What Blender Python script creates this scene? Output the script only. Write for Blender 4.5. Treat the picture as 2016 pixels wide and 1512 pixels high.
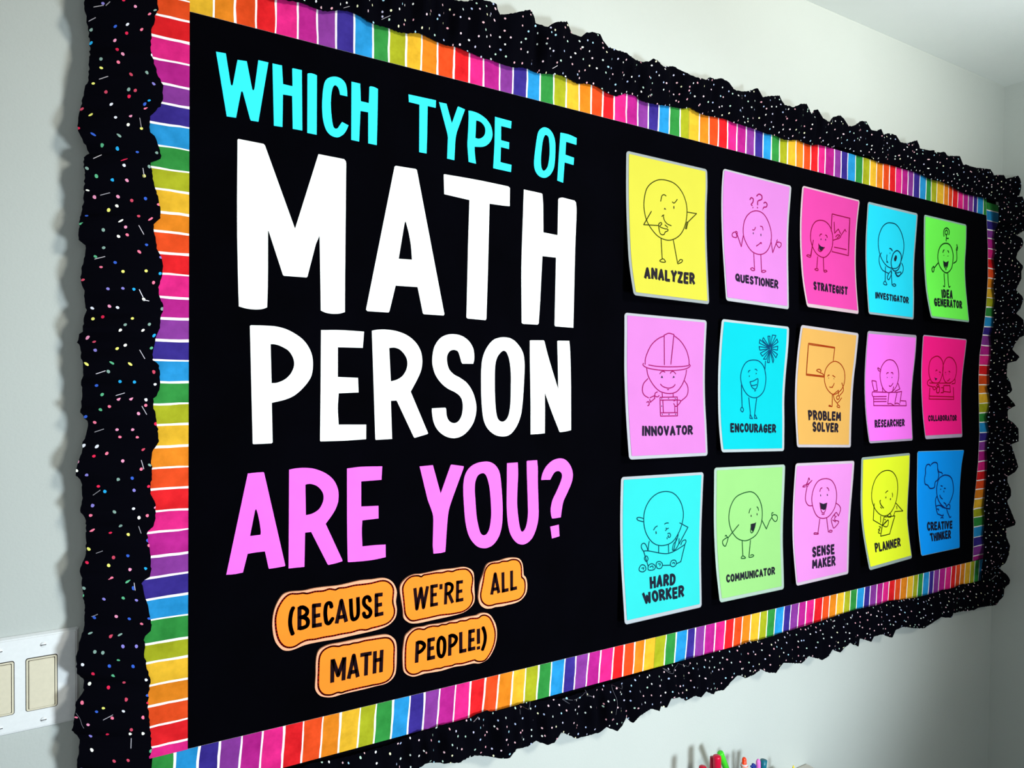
import bpy, bmesh, math, random, json
from mathutils import Vector, Matrix
from mathutils.bvhtree import BVHTree

for o in list(bpy.data.objects):
    bpy.data.objects.remove(o)
scene = bpy.context.scene
COL = scene.collection
ZB = 1.0            # height of the lower edge of the black paper above the floor
CORNER_X, CEIL_Z, BOARD_W, BOARD_H = 2.3764, ZB + 1.4439, 2.1924, 1.0382
WALL_Y = 0.03       # the board stands 30 mm proud of the wall; its face is y = 0

# ------------------------------------------------------------------ camera
cam = bpy.data.cameras.new('camera')
cam.sensor_fit = 'HORIZONTAL'
cam.sensor_width = 36.0
cam.lens = 1455.0 / 2016.0 * 36.0
cam.clip_start = 0.02
cam_ob = bpy.data.objects.new('camera', cam)
COL.objects.link(cam_ob)
pan, tilt, roll = 0.564336, -0.021812, 0.010854
fw = Vector((math.sin(pan) * math.cos(tilt), math.cos(pan) * math.cos(tilt), math.sin(tilt)))
rt = Vector((math.cos(pan), -math.sin(pan), 0))
up = rt.cross(fw)
r2 = rt * math.cos(roll) + up * math.sin(roll)
u2 = -rt * math.sin(roll) + up * math.cos(roll)
M = Matrix((r2, u2, -fw)).transposed().to_4x4()
M.translation = Vector((-0.16766, -1.123, ZB + 0.546844))
cam_ob.matrix_world = M
scene.camera = cam_ob

# ------------------------------------------------------------------ light
world = bpy.data.worlds.new('room_daylight')
scene.world = world
world.use_nodes = True
wbg = world.node_tree.nodes['Background']
wbg.inputs[0].default_value = (0.80, 0.92, 1.0, 1)
wbg.inputs[1].default_value = 0.13

def area(name, loc, target, sx, sy, power, color):
    l = bpy.data.lights.new(name, 'AREA')
    l.shape = 'RECTANGLE'
    l.size, l.size_y = sx, sy
    l.energy = power
    l.color = color
    o = bpy.data.objects.new(name, l)
    o.location = loc
    o.rotation_euler = (Vector(target) - Vector(loc)).to_track_quat('-Z', 'Y').to_euler()
    COL.objects.link(o)
    return o

def spot(name, loc, target, power, color, angle, blend, radius):
    l = bpy.data.lights.new(name, 'SPOT')
    l.energy = power
    l.color = color
    l.spot_size = math.radians(angle)
    l.spot_blend = blend
    l.shadow_soft_size = radius
    o = bpy.data.objects.new(name, l)
    o.location = loc
    o.rotation_euler = (Vector(target) - Vector(loc)).to_track_quat('-Z', 'Y').to_euler()
    COL.objects.link(o)
    return o

# unseen added lights: warm high spot, cool low spot, ceiling brightener, soft left fill
spot('high_warm_spot', (0.95, -2.0, ZB + 1.25), (0.95, 0, ZB + 0.90), 132, (1.0, 0.975, 0.87), 84, 0.85, 0.17)  # unseen warm spot, shaped to give the wall its bright centre
spot('low_cool_spot', (0.90, -1.9, ZB + 0.12), (0.74, 0, ZB + 0.12), 156, (0.82, 0.945, 1.03), 80, 0.7, 0.16)  # unseen cool spot, added to brighten the lower wall
spot('ceiling_fill_spot', (1.30, -1.0, ZB + 0.70), (1.62, -0.62, CEIL_Z), 52, (0.90, 0.99, 1.0), 92, 1.0, 0.10)  # added to brighten the ceiling, stands for no known fixture
area('left_fill', (-0.6, -3.4, ZB + 0.5), (0.2, 0, ZB + 0.5), 2.0, 1.6, 19, (0.90, 0.97, 1.0))  # added fill that lightens the left wall and the ruffle's shadow

scene.view_settings.view_transform = 'Standard'
scene.view_settings.look = 'None'
scene.view_settings.gamma = 1.0
scene.view_settings.use_curve_mapping = False
scene.view_settings.exposure = 0.0

# ------------------------------------------------------------------ traced sizes, millimetres on the board
DATA = json.loads(r'''
{"room":[2.3764,1.4439,2.1924,1.0382],"cam":[-0.16766,-1.123,0.546844,0.564336,-0.021812,0.010854],"letters":[["W","WHICH",0,"cyan",[[39.2,990.7,52.5,991.4,59.3,949.4,59.4,949.1,59.5,948.8,59.6,948.5,59.7,948.2,60.0,948.0,60.3,947.8,60.7,947.6,61.0,947.6,61.3,947.8,61.6,948.2,61.9,948.6,62.1,949.1,63.3,955.8,64.9,965.3,66.7,975.9,68.5,985.9,81.4,986.9,89.0,949.0,89.1,948.6,89.2,948.2,89.4,947.9,89.6,947.6,89.8,947.3,90.0,947.2,90.2,947.1,90.5,947.1,90.8,947.2,91.1,947.4,91.4,947.8,91.7,948.2,91.9,948.9,92.1,949.8,92.3,950.8,92.5,951.7,97.6,992.2,112.1,992.1,98.1,903.0,87.4,902.6,86.1,905.0,76.5,939.6,76.3,940.2,76.1,940.9,75.8,941.5,75.6,941.9,75.3,942.1,75.0,942.2,74.7,942.2,74.4,942.1,74.2,941.9,73.9,941.6,73.7,941.2,73.6,940.8,72.3,933.9,70.5,924.1,68.6,913.2,66.8,902.9,53.9,902.3]]],
["H","WHICH",1,"cyan",[[117.9,992.0,131.8,992.2,133.5,965.1,147.5,964.9,146.9,990.9,148.3,991.8,161.4,991.8,162.5,901.8,148.1,901.6,147.0,950.3,133.4,949.9,132.9,901.7,120.3,901.2]]],
["I","WHICH",2,"cyan",[[169.9,988.3,170.1,988.5,170.4,988.8,170.6,989.0,171.0,989.2,171.8,989.5,172.8,989.8,173.9,990.0,174.9,990.2,176.0,990.3,177.2,990.4,178.3,990.3,179.5,990.2,180.7,990.1,181.9,989.8,183.2,989.4,184.5,989.1,184.5,899.3,170.0,899.5]]],
["C","WHICH",3,"cyan",[[232.6,967.3,220.9,967.2,220.6,968.8,220.3,970.3,220.0,971.9,219.6,973.3,219.1,974.7,218.5,976.0,217.9,977.2,217.2,978.2,216.3,979.0,215.3,979.8,214.3,980.3,213.4,980.4,212.5,980.1,211.7,979.5,210.9,978.6,210.2,977.5,209.5,976.2,209.0,974.7,208.5,972.9,208.1,970.9,207.6,968.4,207.2,965.5,206.9,962.4,206.6,959.1,206.5,955.6,206.4,951.9,206.5,948.1,206.6,944.3,206.8,940.6,207.1,936.9,207.5,933.2,207.9,929.8,208.4,926.4,208.9,923.1,209.5,920.1,210.1,917.8,210.5,916.7,211.0,915.8,211.6,915.0,212.2,914.5,212.9,914.1,213.6,913.9,214.3,913.8,215.0,913.9,215.7,914.2,216.4,914.6,217.1,915.1,217.8,915.7,218.3,916.4,218.8,917.2,219.3,918.2,219.9,919.2,220.9,920.7,222.0,922.4,223.2,924.3,224.4,926.1,234.8,922.7,234.1,921.0,233.5,919.2,232.8,917.4,232.0,915.6,231.1,913.8,230.1,912.0,229.0,910.2,227.7,908.6,226.4,907.0,224.8,905.6,223.3,904.3,221.7,903.2,220.3,902.3,218.8,901.6,217.4,901.1,215.7,900.8,213.9,900.8,211.9,900.9,209.9,901.2,208.0,901.8,206.3,902.5,204.6,903.5,203.1,904.7,201.7,906.0,200.4,907.4,199.4,909.0,198.4,910.8,197.4,913.0,196.4,915.7,195.5,918.8,194.7,922.1,194.0,925.5,193.5,928.9,193.2,932.5,193.0,936.2,192.8,940.0,192.7,944.0,192.7,948.2,192.8,952.4,193.0,956.3,193.2,960.1,193.4,963.7,193.7,967.1,194.2,970.5,194.7,973.7,195.3,976.9,196.1,979.9,197.0,982.5,198.1,984.6,199.4,986.4,200.8,987.9,202.5,989.2,204.4,990.5,206.7,991.6,209.0,992.5,211.4,993.1,213.7,993.5,216.0,993.6,218.3,993.5,220.3,993.1,222.2,992.5,223.9,991.7,225.5,990.8,226.8,989.7,227.9,988.6,228.9,987.5,229.6,986.2,230.3,984.7,230.9,982.9,231.4,981.0,231.8,978.9,232.1,976.7,232.3,974.5,232.4,972.1,232.5,969.7]]],
["H","WHICH",4,"cyan",[[239.2,991.4,253.5,991.3,254.7,964.2,268.0,963.8,268.7,989.3,268.9,989.5,269.2,989.8,269.4,990.1,269.8,990.3,270.1,990.5,270.5,990.7,270.9,990.8,271.4,990.8,272.6,990.9,274.3,991.0,276.1,990.9,277.7,990.8,279.1,990.5,280.5,990.1,281.8,989.7,283.1,989.2,282.7,949.0,281.8,900.1,267.3,900.3,267.0,949.2,254.2,949.0,252.3,900.7,239.3,901.0]]],
["T","TYPE",0,"cyan",[[336.0,991.6,385.9,991.9,385.6,979.5,370.6,979.6,370.2,934.0,369.5,901.1,356.0,901.1,355.7,978.8,336.8,979.4]]],
["Y","TYPE",1,"cyan",[[391.6,990.0,405.6,990.3,416.1,959.3,426.9,989.2,428.1,990.0,441.1,987.5,425.8,946.6,425.4,945.0,425.1,943.5,424.7,941.9,424.3,940.0,423.9,937.8,423.5,935.5,423.2,932.8,422.9,929.8,422.5,923.4,422.2,915.4,421.8,906.7,421.5,898.3,407.7,898.8,408.8,933.7,408.7,934.9,408.5,936.1,408.4,937.3,408.2,938.5,407.9,939.7,407.6,940.9,407.2,942.0,406.9,943.2]]],
["P","TYPE",2,"cyan",[[447.9,986.9,450.2,987.1,452.4,987.2,454.7,987.3,457.2,987.2,460.0,987.0,462.9,986.6,466.0,986.1,469.2,985.4,472.5,984.3,476.1,982.9,479.5,981.3,482.6,979.6,485.3,977.6,487.8,975.3,490.0,972.9,491.9,970.3,493.4,967.5,494.5,964.4,495.4,961.3,495.9,958.4,496.2,955.9,496.1,953.5,495.8,951.2,495.2,948.8,494.3,946.4,493.2,944.0,491.9,941.7,490.4,939.6,488.8,937.7,487.0,936.0,485.1,934.5,483.1,933.1,481.2,932.0,479.3,931.1,477.2,930.3,474.7,929.6,471.5,929.0,467.9,928.5,464.1,928.0,460.5,927.5,460.6,925.0,460.6,922.6,460.7,920.0,461.0,917.0,461.5,913.0,462.1,908.4,462.9,903.6,463.6,898.9,449.2,899.8,448.6,905.3,448.0,910.9,447.4,916.3,447.0,920.9,446.7,924.0,446.5,926.4,446.4,928.9,446.4,932.1,446.6,936.2,446.9,940.7,447.2,945.7,447.5,950.8,447.8,956.5,448.0,962.6,448.2,968.5,448.3,973.6,448.3,977.5,448.2,980.8,448.1,983.8],[463.1,973.1,461.9,942.8,463.4,942.7,464.8,942.5,466.3,942.4,467.9,942.5,469.5,942.9,471.2,943.5,472.9,944.3,474.5,945.2,476.0,946.4,477.5,947.8,478.8,949.3,479.9,950.9,480.6,952.5,481.2,954.3,481.5,956.2,481.6,958.0,481.6,959.8,481.4,961.6,481.0,963.4,480.3,965.0,479.4,966.6,478.2,968.0,476.8,969.3,475.4,970.4,474.0,971.3,472.5,972.0,470.9,972.5,469.3,972.9,467.8,973.1,466.2,973.2,464.7,973.1]]],
["E","TYPE",3,"cyan",[[500.9,986.5,505.3,986.3,509.7,986.1,514.0,985.9,518.3,985.8,522.6,985.6,526.7,985.4,530.9,985.2,535.0,985.0,534.3,972.2,513.5,972.8,513.8,947.9,530.8,947.0,530.6,935.1,513.6,936.0,513.0,909.4,536.0,908.1,535.2,895.3,498.3,896.5,500.5,939.2]]],
["O","OF",0,"cyan",[[606.0,987.3,608.5,987.6,611.1,987.5,613.7,987.1,616.2,986.3,618.6,985.0,621.0,983.4,623.2,981.5,625.1,979.3,626.7,976.8,628.1,974.0,629.2,971.0,630.1,967.9,630.7,965.0,631.1,962.0,631.3,958.7,631.4,954.8,631.4,950.0,631.3,944.4,631.2,938.8,630.9,933.7,630.5,929.2,630.2,925.1,629.6,921.4,628.8,917.8,627.6,914.4,626.2,911.2,624.5,908.4,622.8,905.8,620.9,903.5,618.9,901.6,616.8,899.9,614.7,898.5,612.8,897.3,610.8,896.4,608.8,895.8,606.7,895.5,604.2,895.4,601.6,895.6,599.0,896.1,596.6,896.9,594.3,898.1,592.1,899.7,590.2,901.4,588.5,903.4,587.2,905.6,586.1,908.0,585.3,910.5,584.8,913.2,584.4,915.9,584.3,918.7,584.4,921.7,584.6,925.2,584.9,929.3,585.4,933.8,586.0,938.5,586.6,943.0,587.2,947.3,587.8,951.6,588.4,955.7,589.0,959.8,589.7,963.7,590.4,967.7,591.2,971.3,592.1,974.5,593.2,977.0,594.4,979.1,595.8,980.9,597.4,982.5,599.3,984.1,601.4,985.5,603.7,986.6],[609.6,974.3,608.4,973.7,607.4,972.7,606.4,971.3,605.6,969.7,604.7,967.6,603.9,965.0,603.1,962.1,602.4,958.8,601.8,954.9,601.2,950.6,600.8,946.1,600.4,942.0,600.0,938.2,599.7,934.5,599.6,931.0,599.5,927.6,599.5,924.0,599.7,920.5,600.0,917.2,600.3,914.5,600.8,912.8,601.5,911.5,602.3,910.3,603.1,909.4,603.8,908.8,604.5,908.3,605.3,908.1,606.2,908.2,607.2,908.5,608.3,909.1,609.4,910.0,610.5,911.1,611.7,912.6,612.9,914.4,614.1,916.5,615.1,919.0,616.0,922.4,616.8,926.5,617.5,930.8,618.0,934.9,618.4,938.9,618.6,942.8,618.6,946.7,618.6,950.5,618.4,954.3,618.1,958.1,617.6,961.6,617.2,964.6,616.8,966.9,616.4,968.9,615.8,970.6,615.0,971.9,613.9,973.1,612.4,973.9,610.9,974.3]]],
["F","OF",1,"cyan",[[642.5,984.1,647.3,984.2,652.2,984.3,657.0,984.3,661.8,984.1,666.4,983.5,671.0,982.6,675.6,981.6,680.2,980.7,679.7,967.9,655.7,969.7,654.5,945.3,674.6,942.9,673.7,929.2,652.8,931.0,650.0,892.8,636.7,894.9,639.4,940.6]]],
["M","MATH",0,"white",[[68.8,871.8,70.1,873.1,105.4,872.0,107.6,870.0,152.2,752.8,187.4,870.4,228.0,869.2,230.8,866.5,231.4,863.0,231.2,826.3,231.1,788.8,230.9,752.9,230.8,721.1,230.7,695.0,230.7,673.0,230.7,652.6,230.8,631.4,228.8,630.7,226.9,630.0,224.9,629.4,222.8,628.8,220.4,628.4,217.8,628.1,215.1,627.9,212.4,627.8,209.6,627.8,206.7,628.0,203.9,628.3,201.2,628.7,198.8,629.3,196.6,630.2,194.5,631.0,192.3,631.9,189.9,746.9,184.1,733.0,171.3,682.1,169.9,681.1,136.2,680.9,134.4,682.2,113.2,745.4,112.3,745.0,112.4,727.1,112.4,708.7,112.5,691.2,112.4,675.6,112.3,663.0,112.0,652.5,111.8,642.7,111.5,632.5,109.9,631.8,108.3,631.0,106.5,630.3,104.6,629.7,102.3,629.2,99.9,628.9,97.2,628.6,94.5,628.5,91.5,628.5,88.3,628.6,85.0,628.9,82.0,629.2,79.2,629.7,76.5,630.4,73.9,631.1,71.3,631.7,71.0,641.4,70.6,650.6,70.3,660.6,70.0,672.5,69.6,689.9,69.2,710.3,68.7,732.9,68.5,757.2,68.4,783.8,68.5,812.7,68.7,842.5]]],
["A","MATH",1,"white",[[312.6,870.8,314.5,872.3,350.3,872.5,352.2,870.7,405.1,636.5,403.7,634.2,367.1,634.6,365.1,636.0,355.1,678.9,316.0,678.7,305.5,636.6,303.8,634.4,268.0,634.7,265.5,637.1],[332.2,785.1,330.9,781.8,320.9,722.7,344.6,723.2,344.2,728.5,343.8,733.8,343.3,739.1,342.7,744.4,341.9,749.7,340.9,755.0,339.8,760.2,338.7,765.1,337.5,769.6,336.3,773.7,335.0,777.7,333.8,781.8]]],
["T","MATH",2,"white",[[401.5,870.9,402.5,871.8,417.2,871.8,431.9,871.8,447.0,871.7,462.5,871.5,478.8,871.1,495.5,870.5,512.6,869.8,529.9,869.1,533.2,866.8,533.2,834.6,529.6,834.4,526.2,834.2,522.5,834.0,518.1,833.9,512.2,833.9,505.5,833.8,498.3,833.8,491.5,833.8,489.8,722.5,487.5,632.2,485.8,629.9,450.3,631.1,447.7,632.9,449.6,757.3,451.4,834.8,402.9,838.4]]],
["H","MATH",3,"white",[[562.9,868.2,601.0,866.6,603.5,865.3,605.5,847.3,606.7,795.9,638.8,794.2,639.3,859.8,641.0,862.9,648.7,865.2,677.1,863.1,680.5,860.0,681.0,855.9,681.6,852.0,682.0,847.7,682.1,842.5,681.8,828.8,681.2,811.3,680.5,790.6,679.9,767.2,679.4,736.2,678.9,699.8,678.5,661.4,678.0,623.9,636.2,625.0,634.4,627.4,635.9,752.4,605.1,752.6,604.1,731.2,603.1,709.1,602.2,688.4,601.3,670.7,600.6,658.5,600.0,648.3,599.3,638.8,598.7,629.0,596.3,626.5,564.2,626.6,561.3,628.8,560.8,654.2,560.2,679.8,559.7,704.7,559.5,728.2,559.7,749.9,560.2,770.5,560.8,789.8,561.3,808.0,561.8,824.4,562.1,839.3,562.5,853.6]]],
["P","PERSON",0,"white",[[86.9,604.2,88.5,605.2,93.1,605.3,97.7,605.4,102.4,605.5,107.1,605.5,112.0,605.4,116.9,605.3,121.9,605.1,126.7,604.5,131.5,603.6,136.1,602.4,140.8,600.9,145.5,598.9,150.4,596.4,155.4,593.5,160.3,590.3,164.6,586.8,168.2,583.1,171.4,579.0,174.0,574.8,176.3,570.5,178.0,566.2,179.3,561.8,180.1,557.2,180.5,552.5,180.6,547.4,180.3,542.1,179.6,536.8,178.4,531.9,176.6,527.6,174.3,523.7,171.7,520.1,168.8,516.5,165.6,512.9,162.1,509.3,158.4,506.0,154.7,503.1,151.2,500.8,147.6,498.9,143.8,497.2,139.6,495.7,134.8,494.3,129.5,493.1,124.1,492.0,118.8,490.8,120.2,431.9,118.7,430.3,92.6,430.3,91.4,431.3],[116.7,578.2,118.4,520.2,120.5,520.3,122.6,520.3,124.7,520.5,127.0,521.0,129.7,521.9,132.6,523.0,135.5,524.4,138.2,526.1,140.7,527.9,143.0,530.1,145.1,532.4,147.0,535.0,148.6,537.8,150.0,540.9,151.1,544.0,151.7,547.1,151.9,550.0,151.6,552.9,151.0,555.7,150.1,558.5,148.8,561.3,147.2,564.1,145.2,566.8,143.1,569.1,140.5,571.1,137.5,572.8,134.5,574.3,131.8,575.5,129.4,576.5,127.1,577.2,125.1,577.7,123.1,578.1,121.4,578.3,119.8,578.3,118.3,578.2]]],
["E","PERSON",1,"white",[[192.8,601.9,200.3,602.2,207.8,602.6,215.5,602.9,223.8,603.0,232.9,602.9,242.6,602.7,252.5,602.3,262.5,602.0,260.5,576.1,219.7,576.1,219.9,529.7,252.9,528.4,253.9,505.2,221.4,504.1,221.1,498.3,220.7,492.6,220.3,486.8,220.2,480.8,220.4,474.5,220.8,468.1,221.3,461.6,221.7,455.1,267.1,453.6,267.0,430.3,258.2,430.1,249.5,429.8,240.7,429.6,231.7,429.4,222.2,429.5,212.4,429.6,202.6,429.8,193.0,430.0,192.2,431.2,192.7,526.8]]],
["R","PERSON",2,"white",[[275.6,603.9,277.7,604.4,279.7,604.9,281.9,605.4,284.5,605.8,287.5,606.1,290.8,606.4,294.4,606.6,298.3,606.7,302.6,606.5,307.1,606.3,311.9,605.8,316.6,605.1,321.3,604.1,326.0,602.8,330.7,601.3,335.2,599.4,339.5,597.2,343.7,594.6,347.6,591.7,351.2,588.6,354.4,585.2,357.2,581.5,359.6,577.5,361.6,573.5,363.0,569.2,363.9,564.8,364.5,560.3,364.7,556.1,364.6,552.2,364.3,548.5,363.6,544.9,362.6,541.3,361.4,537.7,360.0,534.3,358.2,530.6,356.1,526.5,353.5,521.7,350.4,516.4,347.2,511.0,344.1,505.7,376.5,435.8,375.0,434.2,351.9,428.9,350.4,430.1,319.2,491.5,309.0,491.0,311.7,428.8,283.7,428.4,282.7,430.0],[305.5,576.8,308.8,522.8,311.6,523.4,314.5,524.1,317.3,524.8,320.0,525.8,322.7,527.1,325.3,528.6,327.8,530.4,330.0,532.4,331.9,534.8,333.7,537.4,335.2,540.2,336.4,543.1,337.2,546.0,337.7,549.1,337.8,552.2,337.7,555.0,337.2,557.7,336.5,560.2,335.4,562.6,334.0,564.9,332.2,567.4,330.0,569.9,327.6,572.2,325.3,574.0,323.1,575.4,320.9,576.3,318.8,577.0,316.8,577.5,315.0,577.8,313.4,577.8,311.9,577.7,310.4,577.6,309.1,577.5,307.9,577.3,306.7,577.1]]],
["S","PERSON",3,"white",[[461.7,553.2,441.0,553.0,438.6,555.7,437.8,558.4,437.1,561.0,436.2,563.6,435.4,566.1,434.5,568.4,433.7,570.7,432.7,572.7,431.4,574.3,429.7,575.4,427.7,576.0,425.6,576.4,423.6,576.5,421.6,576.3,419.5,575.9,417.6,575.1,415.9,574.0,414.3,572.4,412.9,570.4,411.8,568.1,411.0,565.6,410.7,562.9,410.7,560.0,411.0,556.9,411.4,554.0,412.1,551.1,412.9,548.3,414.0,545.6,415.4,543.0,417.1,540.8,419.2,538.6,421.5,536.7,424.0,534.8,426.8,533.2,429.9,531.8,433.2,530.4,436.6,528.7,440.1,526.6,443.8,524.4,447.5,521.9,450.9,518.9,454.1,515.4,457.1,511.5,459.8,507.2,462.3,502.8,464.4,498.0,466.2,492.9,467.6,487.8,468.6,483.0,469.1,478.6,469.2,474.4,468.9,470.3,468.3,466.1,467.5,461.9,466.3,457.6,464.8,453.4,462.8,449.4,460.2,445.3,457.0,441.3,453.5,437.5,450.2,434.4,447.1,431.9,444.0,430.0,440.9,428.4,437.6,427.2,434.3,426.2,430.8,425.6,427.2,425.3,423.6,425.4,419.7,425.9,415.8,426.8,411.8,428.1,408.1,429.8,404.3,432.0,400.6,434.6,397.2,437.5,394.2,440.6,391.8,443.8,389.7,447.2,388.0,450.8,386.5,454.5,385.3,458.6,384.5,463.1,383.8,467.4,383.4,470.9,383.2,472.8,383.2,474.4,383.3,475.9,383.3,477.4,408.3,478.0,409.9,476.5,410.2,473.5,410.4,470.4,410.7,467.5,411.2,464.7,412.0,462.2,412.9,459.7,414.1,457.6,415.5,455.7,417.3,454.1,419.5,452.8,421.8,451.8,424.1,451.3,426.3,451.1,428.5,451.3,430.6,452.0,432.6,453.1,434.6,454.8,436.5,457.1,438.2,459.8,439.6,462.6,440.7,465.8,441.4,469.4,441.9,473.0,442.2,476.5,442.2,479.8,442.0,483.1,441.6,486.2,440.9,489.0,440.1,491.5,439.0,493.6,437.7,495.6,436.1,497.4,434.3,499.2,432.3,500.7,430.1,502.2,427.4,503.8,424.3,505.3,420.7,506.7,417.0,508.3,413.4,510.1,410.0,512.2,406.6,514.4,403.4,516.9,400.3,519.7,397.3,522.8,394.5,526.1,391.8,529.6,389.5,533.3,387.6,537.2,386.0,541.4,384.8,545.5,383.8,549.6,383.2,553.4,383.0,557.0,383.1,560.7,383.4,564.5,383.8,568.5,384.5,572.7,385.5,576.9,386.8,580.8,388.6,584.4,390.8,587.9,393.2,591.1,395.8,593.9,398.5,596.3,401.5,598.2,404.7,599.8,407.9,601.1,411.2,602.1,414.6,602.8,418.1,603.2,421.7,603.4,425.5,603.3,429.5,603.0,433.5,602.4,437.4,601.4,441.1,600.0,444.9,598.1,448.5,595.9,451.7,593.5,454.5,590.8,457.1,587.7,459.3,584.4,461.1,581.2,462.3,578.0,463.0,574.8,463.5,571.6,463.8,568.7,464.0,565.9,463.9,563.3,463.8,560.9,463.6,558.9,463.2,557.2,462.7,555.8,462.2,554.5]]],
["O","PERSON",4,"white",[[526.2,601.2,529.8,601.0,533.6,600.6,537.3,599.9,540.9,598.6,544.4,596.9,547.9,594.7,551.2,592.1,554.2,589.3,557.1,586.3,559.9,582.9,562.4,579.3,564.4,575.6,565.9,571.7,567.0,567.7,567.7,563.4,568.3,558.9,568.7,554.2,568.8,549.3,568.7,544.0,568.6,537.8,568.3,530.4,567.9,522.1,567.5,513.5,567.0,505.6,566.5,498.4,566.1,491.6,565.5,485.1,564.8,479.0,564.1,473.3,563.4,468.0,562.4,463.0,560.9,458.0,559.0,452.9,556.7,447.8,554.0,443.0,551.2,438.7,548.2,435.0,545.0,431.6,541.7,428.8,538.2,426.7,534.7,425.2,531.1,424.5,527.4,424.2,523.6,424.2,519.6,424.5,515.5,425.2,511.4,426.3,507.4,427.9,503.6,430.0,499.8,432.5,496.2,435.5,493.0,438.7,490.3,442.1,487.9,445.9,485.9,450.0,484.2,454.6,482.8,459.8,481.8,465.4,481.0,471.4,480.3,477.8,479.7,484.4,479.2,491.3,478.7,498.6,478.4,506.2,478.2,514.6,478.0,523.5,477.9,532.2,478.0,540.1,478.4,546.7,478.8,552.6,479.5,557.9,480.6,563.1,482.0,567.9,483.8,572.5,485.8,576.8,488.2,580.8,491.0,584.7,494.1,588.5,497.4,591.9,500.7,594.7,503.8,596.7,507.0,598.1,510.2,599.0,513.4,599.9,516.5,600.6,519.7,601.0,522.9,601.3],[524.1,577.2,522.3,576.9,520.5,576.1,518.7,574.8,516.9,573.2,515.0,571.3,513.1,569.1,511.3,566.5,509.8,563.5,508.6,560.4,507.6,556.9,506.9,553.0,506.3,548.4,506.0,542.2,505.9,534.9,505.9,527.1,506.0,519.7,506.1,512.7,506.3,505.7,506.6,498.9,507.0,492.3,507.4,486.0,508.0,479.8,508.6,474.0,509.4,469.0,510.2,464.9,511.1,461.4,512.1,458.4,513.5,455.8,515.3,453.8,517.3,452.3,519.5,451.3,521.6,450.8,523.7,450.7,525.8,451.1,527.8,452.0,529.7,453.3,531.4,455.0,533.1,457.1,534.5,459.7,535.8,462.9,536.9,466.7,537.8,471.2,538.6,476.4,539.1,482.2,539.5,489.2,539.7,497.1,539.7,505.2,539.7,512.7,539.7,519.5,539.7,525.8,539.6,531.9,539.3,537.7,538.8,543.3,538.2,548.7,537.5,553.7,536.5,558.4,535.3,562.9,533.8,567.0,532.2,570.7,530.6,573.5,529.2,575.2,527.6,576.3,525.9,577.0]]],
["N","PERSON",5,"white",[[579.6,596.7,581.8,597.5,610.0,598.3,611.8,596.8,614.3,589.0,616.6,581.6,619.3,573.5,622.7,563.9,627.4,551.5,633.0,537.1,638.9,522.0,644.7,507.2,644.4,515.2,644.2,522.9,643.9,531.2,643.5,541.1,643.0,553.7,642.4,568.0,641.8,583.0,641.2,597.6,643.0,598.5,668.8,599.0,670.4,588.0,670.9,582.1,671.4,576.5,671.8,570.5,672.3,563.2,672.8,552.3,673.3,539.3,673.8,525.5,674.3,512.1,675.8,430.1,672.3,429.5,668.8,428.9,665.3,428.4,662.1,427.9,659.0,427.7,656.1,427.5,653.2,427.4,650.4,427.2,648.6,428.1,643.7,438.2,638.7,448.3,633.9,458.2,629.4,467.7,625.2,476.8,621.4,485.4,617.7,493.9,614.0,502.4,615.0,469.5,615.2,426.5,611.6,426.3,607.9,426.0,604.2,425.8,600.4,425.7,596.3,425.6,592.1,425.6,587.8,425.6,583.6,425.6,582.8,484.3,580.0,568.9]]],
["A","ARE",0,"pink",[[84.6,387.5,87.4,387.6,90.2,387.8,93.0,387.9,95.8,388.0,98.6,388.1,101.4,388.1,104.1,388.1,106.9,388.1,107.9,387.4,139.7,244.6,138.9,243.2,135.9,243.1,132.8,242.9,129.8,242.8,126.9,242.6,124.1,242.6,121.3,242.5,118.6,242.5,115.8,242.4,115.0,243.7,109.6,269.4,106.6,269.5,103.5,269.5,100.5,269.5,97.4,269.5,94.2,269.4,91.0,269.3,87.8,269.1,84.7,268.9,78.1,242.1,75.2,241.9,72.4,241.7,69.5,241.5,66.6,241.4,63.6,241.5,60.7,241.6,57.8,241.9,54.8,242.1],[96.2,333.8,95.1,332.1,88.0,294.8,103.1,295.0,103.5,298.8,103.2,302.2,102.8,305.5,102.4,308.8,101.9,312.2,101.2,316.0,100.4,320.1,99.6,323.9,98.9,326.9,98.5,328.7,98.0,330.1,97.6,331.5,97.2,332.9]]],
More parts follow.
